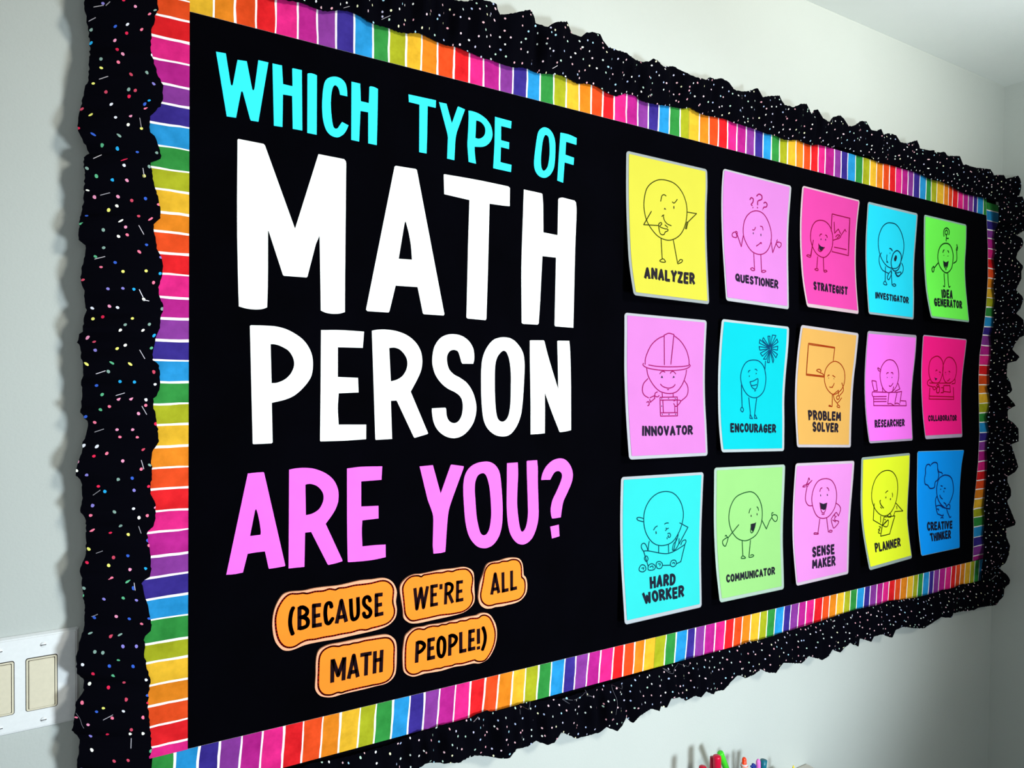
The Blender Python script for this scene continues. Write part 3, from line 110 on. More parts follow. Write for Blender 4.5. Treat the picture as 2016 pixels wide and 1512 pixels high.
["PEOPLE",[332.5,69.2,332.6,74.9,333.1,79.5,333.7,84.1,334.4,89.6,335.2,95.2,336.3,99.6,337.9,102.2,339.8,103.8,342.2,105.3,344.9,107.2,348.0,109.0,351.2,110.4,354.6,110.9,358.0,111.0,361.4,110.9,364.5,110.7,367.5,110.4,370.7,110.3,374.0,110.6,377.5,111.0,381.9,111.3,388.3,110.9,395.9,110.3,403.8,110.0,411.6,110.1,419.8,110.5,428.0,110.9,436.4,111.3,444.8,111.7,452.7,111.9,459.9,111.9,466.5,111.7,471.8,111.7,475.0,112.4,477.4,113.3,480.0,113.9,482.9,114.0,486.1,113.8,489.2,113.2,492.4,112.4,495.6,111.2,498.5,109.4,501.2,107.0,503.6,103.9,505.9,100.5,508.3,96.5,510.6,92.0,512.4,87.6,513.6,83.3,514.3,78.9,514.6,74.5,514.7,69.8,514.5,65.0,513.8,60.1,512.5,55.2,510.8,50.3,508.7,45.7,506.2,41.3,503.4,37.2,500.5,33.8,497.6,31.1,494.6,29.1,491.2,27.5,487.3,26.4,483.1,25.7,478.9,25.6,475.1,26.2,471.2,27.4,466.7,28.3,461.1,28.4,455.0,28.3,448.6,28.3,442.3,28.8,435.8,29.4,428.8,29.8,420.9,29.4,412.4,28.7,404.6,28.3,397.6,28.5,391.3,28.9,385.5,29.3,380.3,29.7,375.7,30.1,371.4,30.2,367.4,29.9,363.8,29.5,360.2,29.2,356.8,29.1,353.4,29.2,350.1,29.9,346.6,31.4,343.1,33.4,340.0,35.6,337.5,37.9,335.4,40.4,334.1,43.7,333.1,51.3,332.6,60.9],[337.0,65.0,337.1,71.9,337.4,79.0,337.8,85.0,338.3,88.8,339.0,91.9,340.0,94.7,341.3,97.5,342.9,100.0,344.9,102.2,347.4,104.3,350.2,106.2,353.1,107.5,355.8,108.2,358.5,108.5,361.4,108.4,364.5,107.6,367.8,106.4,370.7,105.8,372.9,106.2,374.9,107.1,377.2,107.8,380.4,108.2,384.0,108.4,387.6,108.3,390.9,107.7,394.2,106.9,397.1,106.4,399.5,106.7,401.5,107.4,403.8,107.8,406.6,107.5,409.6,107.0,412.5,106.7,414.7,107.1,416.6,107.8,419.2,108.1,423.2,107.7,427.8,106.9,431.9,106.5,434.8,106.8,437.1,107.6,439.8,108.0,443.3,107.7,447.1,107.0,450.7,106.7,453.7,107.2,456.4,108.0,459.7,108.5,464.6,108.0,470.2,107.1,474.9,106.7,477.9,107.5,479.9,108.9,482.0,109.8,484.4,110.1,486.8,110.0,489.2,109.5,492.0,108.4,494.9,106.7,497.6,104.6,499.9,102.1,501.9,99.0,503.9,95.4,505.9,90.8,507.8,85.7,509.3,80.9,510.2,77.0,510.6,73.6,510.7,69.8,510.4,65.3,509.7,60.4,508.6,55.7,506.9,51.1,504.8,46.6,502.5,42.4,499.8,38.6,496.9,35.1,494.3,32.3,492.2,30.5,490.3,29.3,488.1,28.6,485.5,28.3,482.6,28.5,479.9,28.9,477.3,29.6,474.9,30.4,472.7,31.3,471.3,32.3,470.2,33.3,468.6,33.9,465.2,33.9,460.9,33.6,456.5,33.3,452.3,33.0,447.9,32.8,443.6,32.8,439.0,33.3,434.5,34.1,430.7,34.4,428.6,34.2,427.0,33.6,424.9,33.2,420.4,33.4,414.9,33.8,410.3,34.1,407.3,33.8,405.0,33.3,402.6,33.1,400.0,33.4,397.2,33.9,394.0,34.3,389.9,34.2,385.2,34.0,380.7,34.0,376.4,34.5,372.3,35.3,368.5,35.7,365.5,35.1,362.9,34.2,360.2,33.4,357.2,33.2,354.0,33.2,351.0,33.7,348.0,34.8,345.2,36.4,342.7,38.5,340.6,40.8,338.8,43.6,337.6,47.1,337.1,52.3,337.0,58.5],[[0,[357.5,51.9,358.8,87.8]],[1,[358.8,85.6,365.3,84.8,370.9,80.3,371.0,75.2,366.4,70.6,360.4,68.3]],[0,[379.8,52.0,380.2,88.4]],[0,[377.6,85.9,391.1,85.8]],[0,[380.0,70.9,389.6,70.9]],[0,[377.0,54.7,391.7,54.8]],[1,[403.5,85.8,407.9,81.9,409.9,74.6,409.5,61.6,406.7,54.4,402.9,53.4,399.0,57.6,397.5,67.5,397.8,78.6,400.2,84.2,403.5,85.8]],[0,[419.6,51.3,419.9,87.9]],[1,[419.9,85.7,425.8,85.1,431.7,80.5,431.8,74.8,427.4,69.5,421.1,67.2]],[0,[440.8,88.5,441.4,51.8]],[0,[438.9,54.5,452.5,54.5]],[0,[458.6,52.0,459.0,88.7]],[0,[456.0,86.1,468.9,86.0]],[0,[458.7,70.6,468.2,70.5]],[0,[456.1,54.6,470.2,54.8]],[0,[476.0,87.8,476.5,60.9]],[0,[476.5,56.6,476.6,50.9]],[1,[484.9,88.9,488.6,80.2,490.2,70.0,488.8,59.5,484.3,47.8]]],6.5,"orange paper label printed PEOPLE with exclamation mark and closing bracket"]],"posters":[["ANALYZER",[801.0,-4.0,976.7,801.0,-4.1,941.3,801.0,-4.7,905.8,801.0,-6.1,870.1,801.0,-8.6,834.3,801.0,-11.7,798.5,801.0,-15.6,762.6,801.0,-22.8,726.6,801.0,-32.1,690.6],[1027.0,-4.0,974.2,1027.0,-5.7,938.1,1027.0,-4.4,902.5,1027.0,-4.5,866.7,1027.0,-5.6,830.7,1027.0,-7.7,794.5,1027.0,-10.4,758.4,1027.0,-13.2,722.3,1027.0,-16.2,686.3],[29,19,973,977],[191,185,60],[142,148,149],[["c",[438,148,568,157,668,207,725,281,736,361,706,453,631,528,508,572,384,564,292,518,229,455,203,372,214,285,253,218,338,168],0],
["s",[405,306,421,264,448,253,473,260],0],
["s",[548,292,570,299,594,284,612,266],0],
["p",[444,357,455,344,473,357],0],
["p",[563,324,573,318,576,338,566,341],0],
["s",[417,413,431,402,447,397],0],
["s",[438,405,446,432,480,456,535,466],0],
["s",[452,467,472,475,490,483],0],
["l",[292,388,194,493,369,481],0],
["c",[376,474,404,456,415,466,389,486,443,495,485,495,487,507,456,518,441,536,413,542,387,528],0],
["l",[743,345,862,343,747,418,735,419,715,468,727,468,750,417],0],
["l",[400,570,403,716],0],
["c",[371,731,414,713,442,732,404,738],0],
["l",[554,565,597,734],0],
["s",[597,734,646,719,662,702,633,700,603,723],0]],[["ANALYZER",[173,790,819,782,805,870,156,873]]],"yellow laminated poster of a thinking round figure with hand at chin, captioned ANALYZER",1.041],
["INNOVATOR",[802.1,-4.0,658.7,802.1,-4.8,622.3,802.1,-5.2,585.9,802.1,-5.8,549.6,802.1,-8.0,513.2,802.1,-10.9,476.9,802.1,-14.6,440.8,802.1,-19.2,404.8,802.1,-24.3,369.1],[1030.1,-7.3,653.1,1030.1,-5.7,617.0,1030.1,-4.5,580.8,1030.1,-4.0,544.5,1030.1,-4.8,508.1,1030.1,-6.9,471.9,1030.1,-10.4,435.7,1030.1,-13.4,399.7,1030.1,-16.1,363.6],[30,18,971,976],[191,114,184],[168,169,177],[["s",[239,348,247,294,305,214,383,165,463,138],0],
["s",[583,131,671,169,745,230,780,293,786,337],0],
["s",[463,134,517,118,583,123],0],
["l",[463,130,473,345],0],
["l",[583,123,553,339],0],
["s",[222,337,215,352,268,370,389,381,526,382,680,374,765,359,801,341,781,329],0],
["s",[279,349,389,356,525,356,679,350,782,340],0],
["s",[257,370,274,424,332,485,411,530,520,545,619,532,692,483,737,423,754,370],0],
["s",[415,409,436,393,463,390,481,396],0],
["s",[546,403,560,391,588,388,616,405],0],
["p",[428,435,442,419,456,436],0],
["p",[574,435,588,418,602,429],0],
["s",[420,479,454,497,522,507,579,497,607,479],0],
["s",[505,516,515,518,525,515],0],
["s",[273,443,218,479,200,525,221,559,273,578],0],
["s",[725,451,764,486,770,526,747,563,672,599],0],
["s",[383,534,353,546,354,566,388,569,402,558],0],
["s",[244,609,271,605,276,624,255,633],0],
["l",[286,578,341,562,347,581,305,601,291,609,283,586],0],
["l",[411,573,629,569,620,704,407,705,411,573],0],
["l",[410,593,625,590],0],
["l",[406,682,620,681],0],
["l",[445,596,444,680],0],
["l",[592,635,589,680],0],
["l",[440,542,442,569],0],
["l",[577,540,578,568],0],
["s",[580,598,616,591,673,597,627,631,599,635,579,615],0],
["p",[429,578,436,577,435,585,428,585],0],
["p",[512,578,521,576,521,584,513,584],0],
["p",[599,577,607,576,607,584,598,584],0],
["p",[426,690,435,689,434,696,426,696],0],
["p",[509,689,518,687,517,697,509,697],0],
["p",[593,689,602,687,601,697,593,697],0],
["p",[422,632,432,630,431,639,423,639],0]],[["INNOVATOR",[176,771,812,772,806,842,170,844]]],"lilac pink laminated poster of a figure in a hard hat, captioned INNOVATOR",1.047],
["HARD",[798.6,-5.1,332.7,798.6,-4.2,295.8,798.6,-4.0,258.9,798.6,-4.7,222.2,798.6,-6.4,185.6,798.6,-9.5,149.4,798.6,-13.8,113.6,798.6,-18.0,78.0,798.6,-22.2,42.4],[1027.4,-8.1,327.8,1027.4,-6.5,291.2,1027.4,-5.3,254.6,1027.4,-4.3,217.9,1027.4,-4.0,181.3,1027.4,-4.4,144.8,1027.4,-5.8,108.5,1027.4,-7.4,72.3,1027.4,-8.7,36.1],[28,20,970,972],[45,189,188],[165,171,178],[["c",[532,121,629,142,709,200,751,278,745,350,698,427,614,488,489,502,380,474,301,406,269,326,278,242,335,172,425,130],0],
["s",[385,386,407,367,434,359],0],
["s",[518,352,543,346,570,348],0],
["p",[410,398,418,394,425,411,414,416],0],
["l",[536,380,550,388,530,400],0],
["l",[550,388,571,384],0],
["s",[558,424,579,420,597,435,586,450,565,445,572,433],0],
["s",[551,448,555,462],0],
["s",[264,319,202,305,188,289,214,285,267,297],0],
["l",[707,355,817,395,706,507],0],
["l",[670,464,634,549],0],
["s",[695,438,670,480,635,502,620,544,656,543,699,507,705,467],0],
["s",[318,527,326,485,334,458],0],
["l",[448,498,446,549],0],
["l",[569,496,571,560],0],
["s",[265,526,240,497,244,474,274,469,300,490,318,527],0],
["s",[265,522,312,524,379,536,474,555,571,564,670,548,770,520],0],
["s",[727,517,748,490,787,485,792,502,770,524],0],
["l",[265,524,313,630],0],
["l",[782,513,725,637,667,647],0],
["l",[491,642,593,650],0],
["c",[272,569,297,558,316,580,298,597,279,587],0],
["c",[205,636,234,615,273,623,284,651,250,664,210,655],0],
["s",[232,638,259,637,251,651],0],
["c",[311,653,320,627,361,618,401,639,386,660,338,662],0],
["s",[333,640,367,635,373,651],0],
["c",[412,632,423,613,464,613,491,635,471,659,427,657],0],
["s",[436,626,463,630,456,644],0],
["c",[589,640,611,619,654,621,667,647,637,663,602,659],0],
["s",[613,639,636,635,645,647],0]],[["HARD",[324,705,656,710,643,796,322,792]],
["WORKER",[223,806,763,809,752,896,242,888]]],"bright cyan laminated poster of a figure behind a wheelbarrow load, captioned HARD WORKER",1.052],
["QUESTIONER",[1072.2,-7.5,982.4,1072.2,-4.5,947.5,1072.2,-4.0,912.0,1072.2,-5.1,876.2,1072.2,-7.4,840.3,1072.2,-10.5,804.2,1072.2,-14.3,768.2,1072.2,-18.2,732.3,1072.2,-22.2,696.5],[1298.3,-10.2,975.9,1298.3,-7.8,940.7,1298.3,-5.2,905.4,1298.3,-4.0,869.8,1298.3,-4.3,833.9,1298.3,-5.3,797.9,1298.3,-6.8,761.8,1298.3,-8.1,725.8,1298.3,-9.5,689.8],[19,14,969,974],[193,116,189],[170,170,176],[["c",[486,263,591,271,670,321,723,404,716,492,646,567,543,599,428,588,349,538,302,465,318,369,384,299],0],
["s",[436,417,466,414,485,391],0],
["s",[554,376,588,378,599,403],0],
["p",[445,437,454,433,456,448,447,451],0],
["p",[560,437,569,433,571,450,561,453],0],
["s",[492,539,539,517,566,506],0],
["s",[550,506,569,504,570,514],0],
["l",[301,476,266,565,205,467],0],
["c",[196,503,145,501,144,478,184,462,204,483],0],
["s",[191,455,213,459,212,476],0],
["l",[719,464,745,565,806,479],0],
["c",[806,491,846,515,878,496,875,475,822,473],0],
["s",[822,453,811,471,830,479],0],
["l",[450,598,452,731],0],
["c",[391,725,425,714,452,730,416,736],0],
["l",[558,597,559,734],0],
["c",[559,734,595,735,628,722,589,719],0],
["S",[392,189,412,170,442,178,437,203,416,221,432,231],9],
["S",[437,242,445,246],9],
["S",[486,149,517,129,560,136,563,163,516,181,507,194,509,217],9],
["S",[506,231,511,241],9],
["S",[596,191,620,180,647,192,639,213,602,222,591,235],9],
["S",[582,243,586,245],9]],[["QUESTIONER",[154,781,825,775,819,848,151,844]]],"lilac pink laminated poster of a puzzled figure under question marks, captioned QUESTIONER",1.141],
["ENCOURAGER",[1071.6,-11.8,657.7,1071.6,-8.0,621.7,1071.6,-5.4,585.6,1071.6,-4.1,549.3,1071.6,-4.0,513.0,1071.6,-5.1,476.7,1071.6,-7.2,440.4,1071.6,-11.3,404.4,1071.6,-17.3,368.7],[1295.4,-13.4,649.3,1295.4,-12.7,613.3,1295.4,-10.0,577.1,1295.4,-6.8,540.9,1295.4,-4.5,504.5,1295.4,-4.0,468.1,1295.4,-5.2,431.7,1295.4,-5.8,395.4,1295.4,-6.0,358.9],[31,19,961,977],[0,176,187],[167,176,180],[["c",[483,288,581,298,656,346,690,432,667,520,591,569,507,580,424,561,355,512,315,443,324,374,383,310],0],
["s",[421,387,430,374,448,369],0],
["s",[514,359,537,360,550,370],0],
["p",[433,409,448,412,437,423],0],
["p",[532,386,548,388,537,399],0],
["s",[449,459,508,449,567,431,568,475,550,507,520,512,482,497,452,459],0],
["s",[473,486,511,485,556,476],0],
["s",[521,526,536,526,544,523],0],
["l",[327,482,340,659],0],
["c",[326,660,317,679,344,692,359,675,345,659],0],
["l",[439,579,460,697,450,740,492,743,459,712],0],
["l",[561,574,528,696,519,739,560,741,531,711],0],
["l",[681,393,666,362,665,287],0],
["l",[715,185,556,126,552,154,715,185],0],
["l",[715,185,552,181,568,208,716,189],0],
["l",[715,185,579,231,612,253,713,195],0],
["l",[714,201,631,276,676,274,717,201],0],
["l",[714,201,695,299,725,298,720,201],0],
["l",[720,201,779,298,787,274,723,201],0],
["l",[723,197,818,256,837,228,725,193],0],
["l",[725,189,831,196,831,164,724,185],0],
["l",[723,181,830,132,811,109,723,177],0],
["l",[720,177,793,82,739,81,717,177],0],
["l",[714,177,702,92,672,94,706,178],0],
["l",[706,178,606,108,593,128,707,182],0]],[["ENCOURAGER",[156,776,859,784,855,854,152,849]]],"turquoise laminated poster of a cheering figure waving a pom-pom, captioned ENCOURAGER",1.147],
["COMMUNICATOR",[1064.1,-4.0,334.4,1064.1,-4.4,297.6,1064.1,-4.7,260.7,1064.1,-5.3,223.9,1064.1,-7.2,187.3,1064.1,-10.2,151.0,1064.1,-14.2,115.1,1064.1,-20.0,79.6,1064.1,-26.3,44.6],[1298.7,-7.2,327.7,1298.7,-6.5,291.0,1298.7,-5.6,254.1,1298.7,-4.4,217.2,1298.7,-4.0,180.3,1298.7,-4.6,143.6,1298.7,-6.6,107.2,1298.7,-8.8,70.8,1298.7,-10.4,34.4],[32,20,957,972],[137,191,114],[159,179,167],[["c",[462,197,557,214,633,272,672,353,663,447,595,529,490,564,402,568,302,539,227,473,198,388,220,298,301,226],0],
["s",[480,363,490,339,504,326],0],
["s",[591,317,610,330,620,350],0],
["p",[506,379,516,376,520,391,508,392],0],
["p",[592,370,601,368,605,384,594,385],0],
["p",[510,447,581,442,563,472,536,509,507,488],0],
["s",[581,438,563,480,539,509,518,516,504,503,511,469,510,447],0],
["l",[337,441,182,531],0],
["c",[182,531,143,589,109,575,107,549,147,533],0],
["s",[141,517,155,510,175,529],0],
["l",[670,427,739,500,784,442,821,412],0],
["c",[821,415,868,449,902,437,897,405,843,394],0],
["s",[821,408,819,380,842,378],0],
["l",[380,564,381,684],0],
["c",[355,699,381,682,418,702],0],
["l",[500,569,468,702],0],
["s",[468,702,517,702,541,693,519,685,489,688],0]],[["COMMUNICATOR",[123,802,856,806,851,869,116,862]]],"pale green laminated poster of a talking figure with open arms, captioned COMMUNICATOR",1.15],
["STRATEGIST",[1340.9,-8.3,983.2,1340.9,-5.5,948.3,1340.9,-4.0,912.9,1340.9,-4.0,877.3,1340.9,-5.4,841.4,1340.9,-8.3,805.4,1340.9,-12.4,769.3,1340.9,-19.0,733.2,1340.9,-27.4,697.1],[1562.6,-12.2,976.5,1562.6,-8.2,941.6,1562.6,-5.4,906.5,1562.6,-4.1,870.9,1562.6,-4.0,835.2,1562.6,-5.2,799.3,1562.6,-8.0,763.3,1562.6,-11.6,727.2,1562.6,-15.6,691.3],[24,14,975,970],[206,61,150],[193,168,178],[["c",[343,249,443,256,522,299,561,375,546,465,476,528,390,558,282,542,211,493,172,423,187,335,248,273],0],
["s",[330,385,343,367,368,363],0],
["s",[426,365,451,367,465,384],0],
["p",[344,407,354,400,359,412,347,415],0],
["p",[427,401,437,394,442,409,430,411],0],
["p",[311,452,352,468,410,470,359,507,326,502],0],
["s",[311,448,315,479,304,500,326,512,359,507,419,468],0],
["l",[528,174,851,175,854,499,545,493],0],
["l",[528,174,532,322],0],
["s",[566,395,620,381,688,362,720,327],0],
["l",[574,237,592,332,656,289,703,328],0],
["l",[712,336,776,280,800,298],0],
["l",[588,451,818,451],0],
["s",[611,362,644,341,687,342,637,368],0],
["p",[551,192,563,192,560,197],0],
["p",[823,189,840,190,837,193],0],
["p",[547,481,561,480,561,485],0],
["p",[825,479,843,480,840,484],0],
["l",[221,426,165,565],0],
["s",[194,499,174,556,156,577,99,572,117,561,165,563],0],
["l",[289,559,261,666],0],
["c",[227,671,273,661,285,674,251,679],0],
["l",[389,560,386,675],0],
["s",[386,671,421,662,446,670,411,680,385,678],0]],[["STRATEGIST",[179,775,817,776,797,849,166,847]]],"hot pink laminated poster of a figure pointing at a chart, captioned STRATEGIST",1.24],
["PROBLEM",[1334.2,-17.0,655.3,1334.2,-12.0,619.5,1334.2,-8.0,583.5,1334.2,-5.4,547.3,1334.2,-4.0,511.1,1334.2,-4.1,474.8,1334.2,-6.1,438.6,1334.2,-9.0,402.5,1334.2,-12.4,366.5],[1558.8,-19.1,643.1,1558.8,-16.2,607.3,1558.8,-12.9,571.4,1558.8,-8.8,535.4,1558.8,-6.4,499.3,1558.8,-5.2,463.1,1558.8,-4.3,426.9,1558.8,-4.0,390.6,1558.8,-4.1,354.4],[28,22,958,976],[201,152,78],[177,169,175],[["c",[620,265,723,282,803,334,831,406,811,472,749,519,651,547,566,525,504,480,472,421,476,350,530,295],0],
["l",[151,140,594,148,595,264],0],
["l",[151,140,165,403,470,407],0],
["l",[163,151,592,154],0],
["l",[166,394,465,398],0],
["s",[468,394,433,379,392,373,351,364,330,355,371,345,405,357,391,370],0],
["s",[526,399,535,387,556,386],0],
["s",[608,384,631,392,657,399],0],
["p",[536,411,545,407,550,417],0],
["p",[628,411,641,410,642,418],0],
["s",[567,485,604,488,635,471,649,450],0],
["s",[612,486,620,489,625,483],0],
["l",[626,550,628,652],0],
["s",[628,652,582,641,574,649,628,652],0],
["l",[643,547,663,590,733,629],0],
["s",[733,629,717,649,760,656,763,644,733,633],0],
["s",[781,441,812,480,816,513,753,555],0],
["l",[643,547,731,508,735,548],0],
["s",[811,472,781,502,733,528],0],
["c",[703,565,736,554,754,571,730,588,708,581],0],
["s",[797,570,756,600,724,617],0]],[["PROBLEM",[207,686,794,696,792,773,214,774]],
["SOLVER",[279,782,749,790,746,871,278,868]]],"orange laminated poster of a figure at a board, captioned PROBLEM SOLVER",1.243],
["SENSE",[1334.0,-9.6,328.3,1334.0,-7.0,291.6,1334.0,-5.1,254.8,1334.0,-4.0,218.1,1334.0,-4.0,181.5,1334.0,-5.4,145.1,1334.0,-8.9,109.2,1334.0,-13.3,73.7,1334.0,-18.1,38.3],[1559.9,-14.2,322.0,1559.9,-12.3,285.9,1559.9,-10.0,249.7,1559.9,-7.5,213.4,1559.9,-5.5,177.0,1559.9,-4.2,140.7,1559.9,-4.1,104.6,1559.9,-4.1,68.4,1559.9,-4.0,32.2],[22,23,960,974],[208,128,199],[188,174,186],[["c",[509,141,617,163,692,227,721,309,700,398,608,465,495,478,395,449,326,378,295,297,322,212,392,155],0],
["s",[424,248,434,224,461,216],0],
["s",[536,217,565,228,578,248],0],
["p",[434,276,443,271,450,287,439,288],0],
["p",[548,277,557,272,566,288,553,289],0],
["p",[436,342,499,355,559,348,549,402,513,408,463,397],0],
["s",[436,340,458,397,487,428,523,428,544,401,559,348],0],
["s",[478,440,505,445,527,440],0],
["s",[312,361,245,354,198,316,190,269,205,203],0],
["s",[205,203,187,183,149,186,138,197,181,197],0],
["s",[187,183,213,153,201,180,253,162,279,148,260,159,225,181,212,200],0],
["s",[213,153,225,126,243,146],0],
["s",[715,358,782,386,807,420,776,475],0],
["s",[776,475,748,449,722,444,660,484,654,508,683,559,709,573,775,540,781,520,721,509,710,488,742,473],0],
["l",[675,469,707,459,718,480],0],
["l",[670,501,713,516,731,525],0],
["l",[449,478,422,598],0],
["c",[422,598,361,591,356,602,422,606],0],
["l",[568,479,604,600],0],
["s",[604,600,660,606,671,594,634,588,617,595],0]],[["SENSE",[312,703,712,711,719,801,309,792]],
["MAKER",[300,815,733,810,731,904,297,889]]],"lilac pink laminated poster of a waving laughing figure, captioned SENSE MAKER",1.248],
["INVESTIGATOR",[1604.3,-7.7,979.6,1604.3,-6.0,944.3,1604.3,-4.6,908.9,1604.3,-4.0,873.3,1604.3,-4.7,837.5,1604.3,-6.5,801.5,1604.3,-9.2,765.6,1604.3,-12.7,729.6,1604.3,-16.5,693.6],[1828.6,-10.8,975.8,1828.6,-9.1,940.3,1828.6,-7.1,904.9,1828.6,-5.0,869.3,1828.6,-4.0,833.5,1828.6,-4.1,797.6,1828.6,-5.6,761.6,1828.6,-6.1,725.6,1828.6,-5.9,689.6],[16,21,970,980],[32,202,232],[146,165,173],[["c",[445,144,569,150,676,208,745,299,749,388,701,481,630,539,520,553,403,537,296,474,240,384,237,290,289,206,361,161],0],
["S",[458,377,494,378,522,395],5],
["p",[465,416,479,413,480,427],0],
["s",[413,437,411,488,438,510],0],
["s",[402,505,420,504],0],
["C",[630,383,696,408,709,456,667,540,593,574,529,559,501,505,526,439,568,399],5],
["p",[588,427,612,430,619,451,600,481,573,485,558,464],0],
["p",[621,491,628,491,628,495],0],
["s",[303,428,261,469,261,524,321,583,446,605],0],
["c",[455,604,501,581,510,604,452,661,417,647],0],
["s",[720,487,756,525,742,575,648,614,593,590],0],
["c",[584,587,630,587,704,574,686,607,629,620],0],
["l",[385,546,372,682],0],
["c",[334,705,369,682,406,710,362,715],0],
["l",[502,561,512,708],0],
["s",[512,708,560,693,596,703,567,715,521,712],0]],[["INVESTIGATOR",[156,792,871,794,867,858,151,853]]],"cyan laminated poster of a figure with a magnifying glass, captioned INVESTIGATOR",1.338],
["RESEARCHER",[1611.9,-9.8,651.5,1611.9,-7.2,615.6,1611.9,-5.2,579.5,1611.9,-4.0,543.4,1611.9,-4.4,507.2,1611.9,-6.2,471.1,1611.9,-9.6,435.1,1611.9,-14.6,399.3,1611.9,-20.9,363.8],[1830.6,-14.2,647.4,1830.6,-13.0,611.7,1830.6,-10.6,576.0,1830.6,-7.2,540.2,1830.6,-4.9,504.2,1830.6,-4.0,468.3,1830.6,-5.4,432.4,1830.6,-7.7,396.6,1830.6,-10.2,360.8],[15,25,977,980],[230,106,220],[153,143,162],[["c",[471,245,568,261,650,317,682,395,658,473,582,528,484,547,386,521,323,460,296,385,315,316,381,263],0],
["s",[423,377,442,366,468,365],0],
["s",[516,365,545,362,562,377],0],
["p",[434,407,443,403,453,409,443,412],0],
["p",[533,406,544,401,552,409,540,411],0],
["s",[490,484,525,488,559,470,572,458],0],
["s",[311,346,266,328,241,326,261,347,308,358],0],
["l",[135,440,219,445,251,529,179,531,135,440],0],
["l",[153,541,440,544],0],
["s",[153,541,140,560,157,583],0],
["l",[152,584,441,582],0],
["l",[162,605,440,605],0],
["l",[166,629,439,628],0],
["l",[169,589,167,664,872,669,863,625,750,621],0],
["l",[351,502,361,544],0],
["l",[493,547,465,652],0],
["l",[502,544,664,543,620,644],0],
["l",[664,543,764,535,732,641],0],
["s",[465,652,529,648,601,666],0],
["s",[611,652,666,644,731,656],0],
["l",[674,457,725,511,618,535],0],
["s",[588,489,581,512,564,536],0]],[["RESEARCHER",[164,790,822,793,813,861,149,863]]],"pink laminated poster of a figure reading among stacked books, captioned RESEARCHER",1.344],
["PLANNER",[1605.6,-4.1,326.5,1605.6,-4.0,290.1,1605.6,-4.0,253.7,1605.6,-4.2,217.3,1605.6,-6.1,181.2,1605.6,-10.3,145.5,1605.6,-16.9,110.5,1605.6,-24.5,75.8,1605.6,-32.7,41.5],[1823.9,-7.2,327.3,1823.9,-7.1,291.3,1823.9,-6.6,255.2,1823.9,-5.1,219.0,1823.9,-4.0,182.7,1823.9,-4.2,146.6,1823.9,-8.4,111.3,1823.9,-13.6,76.2,1823.9,-19.3,41.4],[30,22,981,971],[213,225,38],[137,150,145],[["c",[524,141,631,163,714,223,751,311,742,397,702,472,611,535,491,556,375,532,273,470,214,383,218,293,280,205,396,151],0],
["s",[492,347,517,335,545,329],0],
["s",[636,354,646,374,643,396],0],
["p",[496,383,512,379,514,396,499,397],0],
["p",[591,406,609,399,614,419,596,419],0],
["S",[395,405,382,418,405,450,461,483],5],
["s",[392,466,422,483],0],
["l",[265,424,231,573,423,639,548,598],0],
["c",[548,598,545,638,502,657,433,636],0],
["l",[463,565,703,573,552,728,348,729,463,565],0],
["s",[536,564,592,541,619,574,554,573],0],
["l",[720,454,883,542,703,533,675,571],0],
["l",[392,548,384,609],0],
["l",[739,482,750,515],0],
["s",[341,639,375,650,323,668,349,674,310,692,353,705],0],
["s",[470,585,496,594],0]],[["PLANNER",[192,777,781,782,758,864,185,862]]],"acid yellow laminated poster of a figure with notepad, captioned PLANNER",1.346],
["IDEA",[1872.5,-4.0,979.6,1872.5,-4.3,944.3,1872.5,-4.8,908.9,1872.5,-5.7,873.5,1872.5,-7.6,838.0,1872.5,-10.6,802.4,1872.5,-14.9,766.7,1872.5,-21.5,731.0,1872.5,-29.6,695.4],[2094.5,-5.4,976.8,2094.5,-5.9,941.4,2094.5,-5.5,906.1,2094.5,-4.0,870.8,2094.5,-4.9,835.3,2094.5,-7.5,799.6,2094.5,-11.2,763.9,2094.5,-15.3,728.2,2094.5,-19.6,692.7],[27,17,978,981],[111,248,84],[144,178,167],[["C",[505,235,596,245,663,298,687,364,649,468,529,527,418,510,341,458,314,385,341,309,407,257],5],
["S",[433,333,445,315,464,302],5],
["S",[547,304,566,311,574,323],5],
["p",[445,362,464,352,465,363],0],
["p",[546,360,566,350,567,361],0],
["p",[449,416,506,424,572,407,545,463,503,471,462,469],0],
["s",[449,412,462,465,498,483,541,464,572,407],0],
["s",[491,497,505,498,518,493],0],
["S",[322,443,227,499],5],
["C",[208,488,166,516,182,544,214,525,217,500],5],
["S",[692,421,776,382,765,290],5],
["S",[757,223,781,255,774,281,753,278,770,247],6],
["S",[452,174,441,134,459,99,508,82,558,93,573,121,560,148],5],
["C",[505,103,533,121,520,145,487,148,474,127],5],
["S",[507,153,504,216],7],
["S",[508,186,562,181],5],
["S",[456,537,449,662,413,664],5],
["S",[549,530,549,660,591,657],5]],[["IDEA",[360,701,640,692,617,782,343,789]],
["GENERATOR",[150,796,857,789,830,870,130,879]]],"lime green laminated poster of a figure under a light bulb, captioned IDEA GENERATOR",1.435],
["COLLABORATOR",[1876.5,-6.8,650.3,1876.5,-5.2,614.4,1876.5,-4.2,578.4,1876.5,-4.0,542.4,1876.5,-5.2,506.3,1876.5,-7.4,470.3,1876.5,-10.3,434.4,1876.5,-14.6,398.7,1876.5,-19.8,363.1],[2092.8,-14.9,644.3,2092.8,-11.8,608.8,2092.8,-8.4,573.3,2092.8,-5.4,537.6,2092.8,-4.0,501.9,2092.8,-4.0,466.1,2092.8,-5.4,430.4,2092.8,-7.2,394.7,2092.8,-9.1,359.1],[9,11,980,964],[248,23,134],[168,153,179],[["c",[320,195,421,212,486,264,494,347,431,439,330,457,229,442,171,378,161,305,200,231],0],
["c",[615,195,719,212,806,272,825,348,784,417,661,452,555,437,496,363,493,281,540,217],0],
["s",[323,341,337,330,361,333],0],
